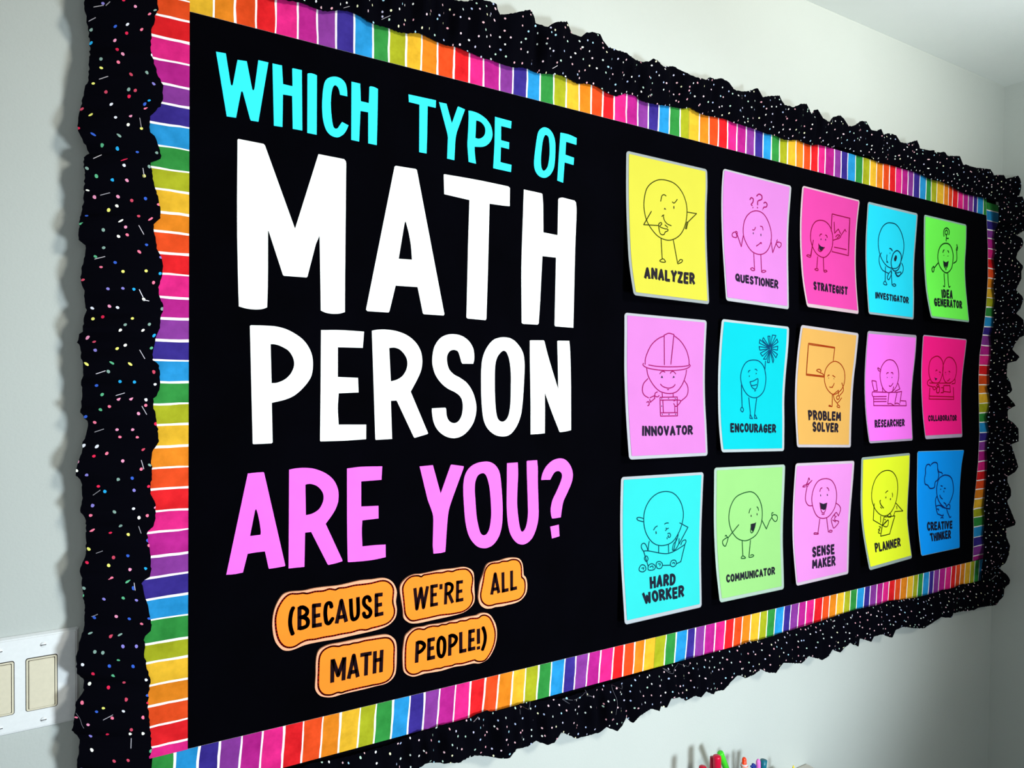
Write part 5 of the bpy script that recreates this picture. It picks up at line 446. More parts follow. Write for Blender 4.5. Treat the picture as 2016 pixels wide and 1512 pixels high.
def mat(name, srgb, rough=0.7, spec=0.3, noise=0.0, nscale=40.0, bump=0.0, bscale=200.0, metallic=0.0):
    m = bpy.data.materials.new(name)
    m.use_nodes = True
    nt = m.node_tree
    b = nt.nodes['Principled BSDF']
    c = lin(srgb)
    b.inputs['Base Color'].default_value = (*c, 1)
    b.inputs['Roughness'].default_value = rough
    b.inputs['Specular IOR Level'].default_value = spec
    b.inputs['Metallic'].default_value = metallic
    if noise or bump:
        tc = nt.nodes.new('ShaderNodeTexCoord')
    if noise:
        n = nt.nodes.new('ShaderNodeTexNoise')
        n.inputs['Scale'].default_value = nscale
        n.inputs['Detail'].default_value = 4
        mr = nt.nodes.new('ShaderNodeMapRange')
        mr.inputs[1].default_value = 0.3
        mr.inputs[2].default_value = 0.7
        mr.inputs[3].default_value = 1 - noise
        mr.inputs[4].default_value = 1 + noise
        mx = nt.nodes.new('ShaderNodeVectorMath')
        mx.operation = 'SCALE'
        mx.inputs[0].default_value = c
        nt.links.new(tc.outputs['Object'], n.inputs['Vector'])
        nt.links.new(n.outputs['Fac'], mr.inputs[0])
        nt.links.new(mr.outputs[0], mx.inputs['Scale'])
        nt.links.new(mx.outputs[0], b.inputs['Base Color'])
    if bump:
        n2 = nt.nodes.new('ShaderNodeTexNoise')
        n2.inputs['Scale'].default_value = bscale
        n2.inputs['Detail'].default_value = 5
        bp = nt.nodes.new('ShaderNodeBump')
        bp.inputs['Strength'].default_value = bump
        bp.inputs['Distance'].default_value = 0.004
        nt.links.new(tc.outputs['Object'], n2.inputs['Vector'])
        nt.links.new(n2.outputs['Fac'], bp.inputs['Height'])
        nt.links.new(bp.outputs['Normal'], b.inputs['Normal'])
    return m

def ob(name, me, m=None, parent=None):
    o = bpy.data.objects.new(name, me)
    if m is not None:
        for k in (m if isinstance(m, (list, tuple)) else [m]):
            me.materials.append(k)
    COL.objects.link(o)
    if parent is not None:
        o.parent = parent
        o.matrix_parent_inverse = Matrix.Translation(-parent.location)
    return o

def mesh(name, verts, faces, smooth=False, mi=None):
    me = bpy.data.meshes.new(name)
    me.from_pydata([tuple(v) for v in verts], [], faces)
    if mi:
        me.polygons.foreach_set('material_index', mi)
    if smooth:
        me.polygons.foreach_set('use_smooth', [True] * len(me.polygons))
    me.update()
    return me

def tag(o, label=None, cat=None, group=None, kind=None):
    for k, v in (('label', label), ('category', cat), ('group', group), ('kind', kind)):
        if v:
            o[k] = v
    return o

def empty(name, loc):
    o = bpy.data.objects.new(name, None)
    o.location = loc
    o.empty_display_size = 0.03
    COL.objects.link(o)
    return o

def box_bm(bm, lo, hi):
    r = bmesh.ops.create_cube(bm, size=1.0)
    for v in r['verts']:
        v.co = Vector([lo[k] + (v.co[k] + 0.5) * (hi[k] - lo[k]) for k in range(3)])
    return r['verts']

def from_bm(name, bm, smooth=False):
    bmesh.ops.recalc_face_normals(bm, faces=bm.faces)
    me = bpy.data.meshes.new(name)
    bm.to_mesh(me)
    bm.free()
    if smooth:
        me.polygons.foreach_set('use_smooth', [True] * len(me.polygons))
    return me

def box(name, lo, hi, m, parent=None, bevel=0.0):
    bm = bmesh.new()
    box_bm(bm, lo, hi)
    if bevel:
        bmesh.ops.bevel(bm, geom=bm.edges[:], offset=bevel, segments=3, affect='EDGES', profile=0.6)
    return ob(name, from_bm(name, bm, bool(bevel)), m, parent)

def prism(name, contours, y_front, y_back):
    """Flat cut-out with holes: contours in metres (x, z) on the board, from y_back to y_front."""
    cu = bpy.data.curves.new('outline', 'CURVE')
    cu.dimensions = '2D'
    cu.fill_mode = 'BOTH'
    cu.extrude = abs(y_back - y_front) / 2
    for c in contours:
        sp = cu.splines.new('POLY')
        sp.points.add(len(c) - 1)
        for p, (x, z) in zip(sp.points, c):
            p.co = (x, z, 0, 1)
        sp.use_cyclic_u = True
    t = bpy.data.objects.new('outline', cu)
    me = bpy.data.meshes.new_from_object(t)
    bpy.data.objects.remove(t)
    bpy.data.curves.remove(cu)
    me.name = name
    ym = (y_front + y_back) / 2
    for v in me.vertices:
        x, z, d = v.co
        v.co = (x, ym - d, z)
    return me

def pairs(a):
    return [(a[i] / 1000.0, ZB + a[i + 1] / 1000.0) for i in range(0, len(a), 2)]

def spline(p, closed=False, n=6):
    """Catmull-Rom through points (tuples of any length)."""
    N = len(p)
    if N < 3:
        return [tuple(q) for q in p]
    out = []
    for i in range(N if closed else N - 1):
        if closed:
            a, b, c, d = p[i - 1], p[i], p[(i + 1) % N], p[(i + 2) % N]
        else:
            b, c = p[i], p[i + 1]
            a = p[i - 1] if i else tuple(2 * x - y for x, y in zip(b, c))
            d = p[i + 2] if i + 2 < N else tuple(2 * y - x for x, y in zip(b, c))
        for k in range(n):
            t = k / n
            out.append(tuple(0.5 * (2 * q1 + (q2 - q0) * t + (2 * q0 - 5 * q1 + 4 * q2 - q3) * t * t
                             + (3 * q1 - q0 - 3 * q2 + q3) * t ** 3) for q0, q1, q2, q3 in zip(a, b, c, d)))
    if not closed:
        out.append(tuple(p[-1]))
    return out

class Ink:
    """Printed strokes: flat ribbons lying on a sheet; surf maps (a, b) to a point on the sheet."""
    def __init__(self):
        self.v, self.f, self.mi = [], [], []
    def ribbon(self, pts, w, closed=False, cap=0.0):
        P = [Vector(p) for p in pts]
        if closed:
            P = P + [P[0]]
        n = Vector((0, -1, 0))
        for i in range(len(P) - 1):
            a, b = P[i], P[i + 1]
            d = b - a
            if d.length < 1e-7:
                continue
            d.normalize()
            s = n.cross(d).normalized() * (w / 2)
            ea = d * cap if (i == 0 and not closed) else Vector()
            eb = d * cap if (i == len(P) - 2 and not closed) else Vector()
            k = len(self.v)
            self.v += [a - ea - s, a - ea + s, b + eb + s, b + eb - s]
            self.f.append((k, k + 1, k + 2, k + 3))
            if 0 < i or closed:
                m = 8
                k = len(self.v)
                s2 = n.cross(s)
                self.v += [a + s * math.cos(2 * math.pi * j / m) + s2 * math.sin(2 * math.pi * j / m) for j in range(m)]
                self.f.append(tuple(range(k, k + m)))
    def poly(self, pts):
        k = len(self.v)
        self.mi += [0] * (len(self.f) - len(self.mi)) + [1]
        self.v += [Vector(p) for p in pts]
        self.f.append(tuple(range(k, k + len(pts))))
    def build(self, name, m, parent):
        mi = self.mi + [0] * (len(self.f) - len(self.mi))
        return ob(name, mesh(name, self.v, self.f, mi=mi), m, parent)

# block capitals as pen strokes in a unit box: width, then (smooth?, points)
FONT = {
 'A': (1.0, [(0, [(0, 0), (.5, 1), (1, 0)]), (0, [(.22, .3), (.78, .3)])]),
 'B': (.95, [(0, [(0, 0), (0, 1)]), (1, [(0, 1), (.6, .98), (.88, .78), (.65, .55), (0, .52)]), (1, [(0, .52), (.7, .5), (1, .27), (.7, .02), (0, 0)])]),
 'C': (.9, [(1, [(1, .8), (.8, .97), (.45, 1), (.1, .8), (0, .5), (.1, .18), (.45, 0), (.8, .03), (1, .2)])]),
 'D': (.95, [(0, [(0, 0), (0, 1)]), (1, [(0, 1), (.5, .97), (.9, .78), (1, .5), (.9, .22), (.5, .03), (0, 0)])]),
 'E': (.8, [(0, [(1, 1), (0, 1), (0, 0), (1, 0)]), (0, [(0, .52), (.85, .52)])]),
 'G': (.95, [(1, [(1, .82), (.8, .97), (.45, 1), (.1, .8), (0, .5), (.1, .18), (.45, 0), (.85, .08), (1, .25)]), (0, [(1, .2), (1, .45), (.6, .45)])]),
 'H': (.95, [(0, [(0, 0), (0, 1)]), (0, [(1, 0), (1, 1)]), (0, [(0, .5), (1, .5)])]),
 'I': (.0, [(0, [(0, 0), (0, 1)])]),
 'K': (.9, [(0, [(0, 0), (0, 1)]), (0, [(.95, 1), (.05, .45)]), (0, [(.3, .6), (1, 0)])]),
 'L': (.8, [(0, [(0, 1), (0, 0), (1, 0)])]),
 'M': (1.25, [(0, [(0, 0), (.08, 1), (.5, .3), (.92, 1), (1, 0)])]),
 'N': (1.0, [(0, [(0, 0), (0, 1), (1, 0), (1, 1)])]),
 'O': (1.0, [(2, [(.5, 1), (.88, .83), (1, .5), (.88, .17), (.5, 0), (.12, .17), (0, .5), (.12, .83)])]),
 'P': (.9, [(0, [(0, 0), (0, 1)]), (1, [(0, 1), (.6, .98), (1, .75), (.65, .48), (0, .42)])]),
 'Q': (1.0, [(2, [(.5, 1), (.88, .83), (1, .5), (.88, .2), (.5, .05), (.12, .2), (0, .5), (.12, .83)]), (0, [(.6, .3), (1, 0)])]),
 'R': (.95, [(0, [(0, 0), (0, 1)]), (1, [(0, 1), (.6, .98), (.95, .75), (.65, .5), (0, .45)]), (0, [(.4, .45), (1, 0)])]),
 'S': (.85, [(1, [(1, .85), (.75, .98), (.4, 1), (.06, .8), (.2, .58), (.75, .42), (.98, .22), (.7, .02), (.3, 0), (0, .15)])]),
 'T': (.95, [(0, [(0, 1), (1, 1)]), (0, [(.5, 1), (.5, 0)])]),
 'U': (.95, [(0, [(0, 1), (0, .35)]), (1, [(0, .35), (.12, .08), (.5, 0), (.88, .08), (1, .35)]), (0, [(1, .35), (1, 1)])]),
 'V': (1.0, [(0, [(0, 1), (.5, 0), (1, 1)])]),
 'W': (1.35, [(0, [(0, 1), (.22, 0), (.5, .7), (.78, 0), (1, 1)])]),
 'Y': (1.0, [(0, [(0, 1), (.5, .5), (1, 1)]), (0, [(.5, .5), (.5, 0)])]),
 'Z': (.9, [(0, [(0, 1), (1, 1), (0, 0), (1, 0)])]),
}

def write(ink, text, quad, surf, eps, rnd):
    """quad: TL TR BR BL in sheet coordinates."""
    TL, TR, BR, BL = [Vector(q) for q in quad]
    P = [surf(*q) for q in (TL, TR, BR, BL)]
    h = ((P[0] - P[3]).length + (P[1] - P[2]).length) / 2
    wd = ((P[0] - P[1]).length + (P[3] - P[2]).length) / 2
    sw = 0.25 * h
    gap = 0.085 * h
    ws = [FONT[c][0] for c in text]
    free = wd - len(text) * sw - (len(text) - 1) * gap
    unit = free / max(sum(ws), 0.1)
    if unit < 0.2 * h:
        sw *= 0.8
        gap = 0.06 * h
        unit = (wd - len(text) * sw - (len(text) - 1) * gap) / max(sum(ws), 0.1)
    x = 0.0
    for c, w in zip(text, ws):
        dy = rnd.uniform(-.03, .03)
        tl = rnd.uniform(-.04, .04)
        for kind, pts in FONT[c][1]:
            q = spline(pts, kind == 2, 5) if kind else pts
            out = []
            for a, b in q:
                fx = (x + sw / 2 + a * w * unit + tl * (b - .5) * h) / wd
                fy = (sw / 2 + b * (h - sw)) / h + dy
                uv = BL.lerp(BR, fx).lerp(TL.lerp(TR, fx), fy)
                p = surf(uv.x, uv.y)
                p.y -= eps
                out.append(p)
            ink.ribbon(out, sw, kind == 2, sw * .4 if kind == 0 else 0.0)
        x += sw + w * unit + gap

# ------------------------------------------------------------------ the room
WALL = mat('painted_wall', (193, 198, 193), 0.85, 0.2, 0.02, 3.0, 0.12, 260.0)
CEIL = mat('ceiling_paint', (232, 236, 233), 0.9, 0.1, 0.02, 3.0, 0.1, 180.0)
FLOOR = mat('floor_tile', (150, 148, 142), 0.6, 0.3, 0.05, 2.0)
w = box('wall_back', (-2.6, WALL_Y, 0), (CORNER_X + 0.1, WALL_Y + 0.1, CEIL_Z + 0.1), WALL)
tag(w, kind='structure')
w = box('wall_right', (CORNER_X, -4.2, 0), (CORNER_X + 0.1, WALL_Y, CEIL_Z + 0.1), WALL)
tag(w, kind='structure')
w = box('ceiling', (-2.6, -4.2, CEIL_Z), (CORNER_X, WALL_Y, CEIL_Z + 0.1), CEIL)
tag(w, kind='structure')
w = box('floor', (-2.6, -4.2, -0.1), (CORNER_X + 0.1, WALL_Y + 0.1, 0), FLOOR)
tag(w, kind='structure')

# ------------------------------------------------------------------ bulletin board
PAPER = mat('black_backing_paper', (2, 2, 5), 0.95, 0.02, 0.25, 9.0, 0.35, 14.0)
CORK = mat('board_core', (120, 92, 62), 0.9, 0.1, 0.15, 120.0)
bb = empty('bulletin_board', (BOARD_W / 2, WALL_Y, ZB - 0.1))
tag(bb, 'wide bulletin board on the wall covered in plain black paper', 'bulletin board')
box('board_panel', (-0.105, 0.0005, ZB - 0.10), (BOARD_W + 0.085, WALL_Y - 0.0015, ZB + BOARD_H + 0.10), CORK, bb, 0.003)
box('backing_paper', (-0.102, -0.0004, ZB - 0.097), (BOARD_W + 0.082, 0.0005, ZB + BOARD_H + 0.097), PAPER, bb)

# ------------------------------------------------------------------ rainbow border strips
RAIN = [('yellow', (232, 178, 34)), ('orange', (228, 128, 4)), ('vermilion', (230, 70, 4)), ('red', (225, 8, 22)),
        ('pink', (225, 22, 128)), ('magenta', (178, 12, 132)), ('purple', (132, 46, 146)), ('indigo', (46, 28, 132)),
        ('sky', (22, 142, 206)), ('green', (38, 138, 54)), ('olive', (164, 168, 10))]

def watercolour(name, srgb):
    m = bpy.data.materials.new('printed_' + name)
    m.use_nodes = True
    nt = m.node_tree
    b = nt.nodes['Principled BSDF']
    b.inputs['Roughness'].default_value = 0.75
    b.inputs['Specular IOR Level'].default_value = 0.15
    tc = nt.nodes.new('ShaderNodeTexCoord')
    n = nt.nodes.new('ShaderNodeTexNoise')
    n.inputs['Scale'].default_value = 28
    n.inputs['Detail'].default_value = 6
    n.inputs['Roughness'].default_value = 0.65
    rp = nt.nodes.new('ShaderNodeValToRGB')
    c = lin(srgb)
    rp.color_ramp.elements[0].position = 0.3
    rp.color_ramp.elements[1].position = 0.75
    rp.color_ramp.elements[0].color = (*[x * 0.70 for x in c], 1)
    rp.color_ramp.elements[1].color = (*[min(1, x * 1.12 + 0.012) for x in c], 1)
    nt.links.new(tc.outputs['Object'], n.inputs['Vector'])
    nt.links.new(n.outputs['Fac'], rp.inputs[0])
    nt.links.new(rp.outputs[0], b.inputs['Base Color'])
    return m
STRIPE = [watercolour(n, c) for n, c in RAIN]
STRIPE.append(mat('printed_white_gap', (250, 245, 244), 0.75, 0.15))

def strip(pts, side, first, step, y, label, seed):
    """pts: division points along the inner edge; each cell becomes one painted stripe with white gaps."""
    rnd = random.Random(seed)
    P = [(x / 1000.0, ZB + z / 1000.0) for x, z in pts]
    outv = {'left': (-1, 0), 'right': (1, 0), 'top': (0, 1), 'bottom': (0, -1)}[side]
    width = {'left': 0.075, 'right': 0.085, 'top': 0.066, 'bottom': 0.064}[side]
    shear = -0.005 if side == 'bottom' else 0.0
    verts, faces, mi = [], [], []
    rows = 6
    def at(p, s, off):
        ox, oz = outv[0] * width * s, outv[1] * width * s
        if side in ('top', 'bottom'):
            ox += shear * s + off
        else:
            oz += off
        return (p[0] + ox, p[1] + oz)
    nb = len(P)
    jit = [[(rnd.uniform(-.0010, .0010) if 0 < k < nb - 1 else 0) for _ in range(rows + 1)] for k in range(nb)]
    gap = [[(rnd.uniform(.0018, .0042) if 0 < k < nb - 1 else 0) for _ in range(rows + 1)] for k in range(nb)]
    for k in range(nb):                       # neighbouring gap widths vary smoothly along the stripe
        for r in range(1, rows + 1):
            gap[k][r] = gap[k][r - 1] * .65 + gap[k][r] * .35
            jit[k][r] = jit[k][r - 1] * .5 + jit[k][r] * .5
    sgn = 1 if side in ('top', 'bottom') else -1
    for k in range(nb):
        for r in range(rows + 1):
            for e in (-1, 1):
                x, z = at(P[k], r / rows, jit[k][r] + sgn * e * gap[k][r] / 2)
                verts.append((x, y, z))
    def vid(k, r, e):
        return (k * (rows + 1) + r) * 2 + e
    for k in range(nb):
        for r in range(rows):
            if 0 < k < nb - 1:
                faces.append((vid(k, r, 0), vid(k, r, 1), vid(k, r + 1, 1), vid(k, r + 1, 0)))
                mi.append(11)
            if k < nb - 1:
                faces.append((vid(k, r, 1), vid(k + 1, r, 0), vid(k + 1, r + 1, 0), vid(k, r + 1, 1)))
                mi.append((first + step * k) % 11)
    # card thickness: a white back sheet and its edges
    n0 = len(verts)
    for k in range(nb):
        for r in (0, rows):
            x, z = at(P[k], r / rows, 0)
            verts.append((x, y + 0.0006, z))
    def bid(k, r):
        return n0 + k * 2 + r
    for k in range(nb - 1):
        faces.append((bid(k, 0), bid(k + 1, 0), bid(k + 1, 1), bid(k, 1)))
        faces.append((vid(k, 0, 0), vid(k + 1, 0, 1), bid(k + 1, 0), bid(k, 0)))
        mi += [11, 11]
    o = ob('rainbow_border_strip', mesh('rainbow_border_strip', verts, faces, mi=mi), STRIPE)
    tag(o, label, 'border trim', 'rainbow border strips round the black paper')
    return o

ST = DATA['strips']
strip(ST['bottom'][:33], 'bottom', 9, -1, -0.0012, 'rainbow striped border strip along the bottom edge, under the five orange labels', 1)
strip(ST['bottom'][32:], 'bottom', 10, -1, -0.0016, 'rainbow striped border strip along the bottom edge, under the rows of posters', 2)
strip(ST['top'][:34], 'top', 0, 1, -0.0012, 'rainbow striped border strip along the top edge, above the big cut-out words', 3)
strip(ST['top'][33:51], 'top', 0, 1, -0.0018, 'short rainbow striped strip of the top edge, above the lilac and hot pink posters', 4)
strip(ST['top'][50:], 'top', 5, 1, -0.0012, 'rainbow striped border strip at the right end of the top edge', 5)
strip(ST['left'], 'left', 1, 1, -0.0022, 'rainbow striped border strip down the left edge beside the black ruffle', 6)
strip(ST['right'], 'right', 9, -1, -0.0022, 'rainbow striped border strip down the right edge, dim and slightly crooked', 7)

# ------------------------------------------------------------------ big cut-out letters
INKS = {'cyan': mat('cyan_letter_paper', (52, 226, 248), 0.85, 0.1, 0.03, 60.0),
        'white': mat('white_letter_paper', (246, 250, 249), 0.85, 0.1, 0.01, 30.0),
        'pink': mat('pink_letter_paper', (246, 108, 244), 0.85, 0.1, 0.03, 40.0)}
LN = {'?': 'question mark'}
ORD = {('WHICH', 1): 'first letter H', ('WHICH', 4): 'last letter H'}
WHERE = {'WHICH': 'WHICH in the top line', 'TYPE': 'TYPE in the top line', 'OF': 'OF in the top line', 'MATH': 'MATH in the big line',
         'PERSON': 'PERSON in the middle', 'ARE': 'ARE in the lower line', 'YOU?': 'YOU in the lower line'}
for ch, word, k, colour, cs in DATA['letters']:
    contours = [pairs(c) for c in cs]
    x0 = min(p[0] for c in contours for p in c)
    z0 = min(p[1] for c in contours for p in c)
    nm = 'paper_question_mark' if ch == '?' else 'paper_letter'
    me = prism(nm, contours, -0.0018, -0.0006)
    o = ob(nm, me, INKS[colour])
    what = ORD.get((word, k), LN.get(ch, 'letter ' + ch))
    tag(o, '%s cut-out paper %s of the word %s' % (colour, what, WHERE[word]), 'letter', '%s cut-out paper letters' % colour)

# ------------------------------------------------------------------ orange word labels
PEACH = mat('peach_card_edge', (240, 168, 132), 0.85, 0.1, 0.03, 50.0)
ORANGE = mat('orange_print', (246, 136, 40), 0.85, 0.1, 0.05, 18.0)
RUST = mat('dark_red_print', (120, 8, 4), 0.9, 0.05)
BLACKINK = mat('black_print', (24, 8, 14), 0.9, 0.05)
for nm, outer, inner, strokes, wmm, label in DATA['pills']:
    oc, ic = pairs(outer), pairs(inner)
    cx = sum(p[0] for p in oc) / len(oc)
    zb = min(p[1] for p in oc)
    root = empty('word_label', (cx, -0.002, zb))
    tag(root, label, 'word label', 'orange word labels')
    ob('card', prism('card', [oc], -0.0040, -0.0004), PEACH, root)
    ob('orange_face', prism('orange_face', [ic], -0.0043, -0.0040), ORANGE, root)
    ink = Ink()
    ink.ribbon([(x, -0.0046, z) for x, z in ic], 0.0026, True)
    ink.build('printed_outline', RUST, root)
    ink = Ink()
    for sm, pts in strokes:
        q = pairs(pts)
        cl = q[0] == q[-1]
        if cl:
            q = q[:-1]
        if sm:
            q = spline(q, cl, 6)
        ink.ribbon([(x, -0.0046, z) for x, z in q], wmm / 1000.0, cl)
    ink.build('lettering', BLACKINK, root)

# ------------------------------------------------------------------ laminated posters
def cr(P, v):
    n = len(P) - 1
    x = min(max(v * n, -.5), n + .5)
    i = int(min(max(math.floor(x), 0), n - 1))
    t = x - i
    p1, p2 = P[i], P[i + 1]
    p0 = P[i - 1] if i > 0 else 2 * p1 - p2
    p3 = P[i + 2] if i + 2 <= n else 2 * p2 - p1
    return .5 * (2 * p1 + (p2 - p0) * t + (2 * p0 - 5 * p1 + 4 * p2 - p3) * t * t + (3 * p1 - p0 - 3 * p2 + p3) * t ** 3)

def axis(lo, hi, r, n):
    return [lo + r * k / 4 for k in range(4)] + [lo + r + (hi - lo - 2 * r) * k / n for k in range(n + 1)] + [hi - r + r * k / 4 for k in range(1, 5)]

def sheet(surf, u0, v0, u1, v1, ru, rv, nu, nv, off, thick):
    """Round-cornered sheet following the curl of the poster."""
    us, vs = axis(u0, u1, ru, nu), axis(v0, v1, rv, nv)
    front, back = [], []
    for v in vs:
        for u in us:
            a = (u - (u0 + ru)) / ru if u < u0 + ru else ((u - (u1 - ru)) / ru if u > u1 - ru else 0)
            b = (v - (v0 + rv)) / rv if v < v0 + rv else ((v - (v1 - rv)) / rv if v > v1 - rv else 0)
            uu, vv = u, v
            if a and b:
                cu = u0 + ru if a < 0 else u1 - ru
                cv = v0 + rv if b < 0 else v1 - rv
                uu = cu + ru * a * math.sqrt(1 - b * b / 2)
                vv = cv + rv * b * math.sqrt(1 - a * a / 2)
            p = surf(uu, vv)
            front.append(Vector((p.x, p.y - off, p.z)))
            back.append(Vector((p.x, p.y - off + thick, p.z)))
    nu_, nv_ = len(us), len(vs)
    N = nu_ * nv_
    F = []
    for j in range(nv_ - 1):
        for i in range(nu_ - 1):
            a = j * nu_ + i
            F.append((a, a + nu_, a + nu_ + 1, a + 1))
            F.append((N + a, N + a + 1, N + a + nu_ + 1, N + a + nu_))
    rim = [i for i in range(nu_)] + [j * nu_ + nu_ - 1 for j in range(1, nv_)] + \
          [(nv_ - 1) * nu_ + i for i in range(nu_ - 2, -1, -1)] + [j * nu_ for j in range(nv_ - 2, 0, -1)]
    for k in range(len(rim)):
        a, b = rim[k], rim[(k + 1) % len(rim)]
        F.append((a, b, N + b, N + a))
    return front + back, F

PENS = {'ANALYZER': (44, 46, 4), 'PLANNER': (40, 46, 4), 'HARD': (0, 58, 76), 'ENCOURAGER': (0, 58, 96), 'INVESTIGATOR': (0, 44, 72),
        'COMMUNICATOR': (8, 66, 30), 'IDEA': (8, 58, 14), 'PROBLEM': (142, 46, 6), 'CREATIVE': (4, 34, 104), 'STRATEGIST': (128, 0, 50),
        'COLLABORATOR': (150, 0, 26)}
rnd = random.Random(11)
for nm, L, Rr, ins, colr, lam, drawing, texts, label, mmpx in DATA['posters']:
    LP = [Vector((L[i] / 1000, L[i + 1] / 1000, ZB + L[i + 2] / 1000)) for i in range(0, 27, 3)]
    RP = [Vector((Rr[i] / 1000, Rr[i + 1] / 1000, ZB + Rr[i + 2] / 1000)) for i in range(0, 27, 3)]
    surf = lambda u, v, LP=LP, RP=RP: cr(LP, v).lerp(cr(RP, v), u)
    mid = (LP[4] + RP[4]) / 2
    root = empty('laminated_poster', (mid.x, 0, min(LP[8].z, RP[8].z)))
    tag(root, label, 'poster', 'laminated character posters in three rows of five')
    V, F = sheet(surf, 0, 0, 1, 1, .032, .025, 10, 16, 0.0, 0.0007)
    ob('laminate_border', mesh('laminate_border', V, F, True),
       mat('laminate_' + nm.lower(), lam, 0.35, 0.4, 0.04, 25.0), root)
    u0, v0, u1, v1 = [x / 1000 for x in ins]
    V, F = sheet(surf, u0, v0, u1, v1, .008, .006, 10, 16, 0.0007, 0.0004)
    ob('paper_sheet', mesh('paper_sheet', V, F, True),
       mat('paper_' + nm.lower(), colr, 0.8, 0.12, 0.02, 14.0), root)
    k = [0.16 * x for x in colr]
    pen = mat('line_ink_' + nm.lower(), PENS.get(nm, (140, 6, 84)), 0.8, 0.1)
    ink = Ink()
    for kind, flat, wpx in drawing:
        q = [(flat[i] / 1000, flat[i + 1] / 1000) for i in range(0, len(flat), 2)]
        if kind in 'cC':
            q = spline(q, True, 5)
        elif kind in 'sS':
            q = spline(q, False, 5)
        p3 = []
        for a, b in q:
            p = surf(a, b)
            p.y -= 0.0013
            p3.append(p)
        if kind == 'p':
            ink.poly(p3)
        else:
            ink.ribbon(p3, mmpx / 1000 * (1.9 if kind in 'csl' else 2.4), kind in 'cC')
    bold = mat('caption_ink_' + nm.lower(), (k[0] * .5 + 16, k[1] * .5 + 12, k[2] * .5 + 28), 0.8, 0.1, 0.3, 90.0)
    ink.build('line_drawing', [pen, bold], root)
    ink = Ink()
    for s, qd in texts:
        write(ink, s, [(qd[i] / 1000, qd[i + 1] / 1000) for i in range(0, 8, 2)], surf, 0.0013, rnd)
    ink.build('caption_lettering', bold, root)

# ------------------------------------------------------------------ black confetti ruffle
def confetti(name, pale):
    m = bpy.data.materials.new(name)
    m.use_nodes = True
    nt = m.node_tree
    N, Lk = nt.nodes, nt.links
    b = N['Principled BSDF']
    b.inputs['Roughness'].default_value = 0.95
    b.inputs['Specular IOR Level'].default_value = 0.02
    uv = N.new('ShaderNodeUVMap')
    uv.uv_map = 'cloth'
    v = N.new('ShaderNodeTexVoronoi')
    v.voronoi_dimensions = '2D'
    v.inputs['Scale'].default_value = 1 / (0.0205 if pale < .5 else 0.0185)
    v.inputs['Randomness'].default_value = 0.85
    Lk.new(uv.outputs[0], v.inputs['Vector'])
    lt = N.new('ShaderNodeMath')
    lt.operation = 'LESS_THAN'
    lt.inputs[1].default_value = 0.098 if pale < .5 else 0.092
    Lk.new(v.outputs['Distance'], lt.inputs[0])
    sp = N.new('ShaderNodeSeparateColor')
    Lk.new(v.outputs['Color'], sp.inputs[0])
    rp = N.new('ShaderNodeValToRGB')
    rp.color_ramp.interpolation = 'CONSTANT'
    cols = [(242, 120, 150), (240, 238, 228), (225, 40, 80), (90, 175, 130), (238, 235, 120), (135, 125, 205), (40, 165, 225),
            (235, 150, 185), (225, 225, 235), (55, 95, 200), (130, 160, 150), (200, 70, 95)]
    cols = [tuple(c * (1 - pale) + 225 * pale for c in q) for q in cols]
    e = rp.color_ramp.elements
    e[0].position = 0
    e[0].color = (*lin(cols[0]), 1)
    e[1].position = 1 / len(cols)
    e[1].color = (*lin(cols[1]), 1)
    for i, c in enumerate(cols[2:], 2):
        x = e.new(i / len(cols))
        x.color = (*lin(c), 1)
    Lk.new(sp.outputs[0], rp.inputs[0])
    mx = N.new('ShaderNodeMix')
    mx.data_type = 'RGBA'
    mx.inputs[6].default_value = (0.0012, 0.0012, 0.0028, 1)
    Lk.new(lt.outputs[0], mx.inputs[0])
    Lk.new(rp.outputs[0], mx.inputs[7])
    Lk.new(mx.outputs[2], b.inputs['Base Color'])
    return m
CLOTH = {'left': confetti('black_confetti_cotton', 0.0)}
CLOTH['top'] = CLOTH['right'] = CLOTH['bottom'] = confetti('black_confetti_cotton_glare_dots', 0.66)  # same cloth, with glare painted in as whiter dots

def resample(P, n):
    """Evenly spaced points along a polyline, keeping its corners by dense sampling."""
    d = [0.0]
    for a, b in zip(P, P[1:]):
        d.append(d[-1] + (b - a).length)
    out, j = [], 0
    for k in range(n):
        s = d[-1] * k / (n - 1)
        while j < len(d) - 2 and d[j + 1] < s:
            j += 1
        t = (s - d[j]) / max(d[j + 1] - d[j], 1e-9)
        out.append(P[j].lerp(P[j + 1], min(max(t, 0), 1)))
    return out

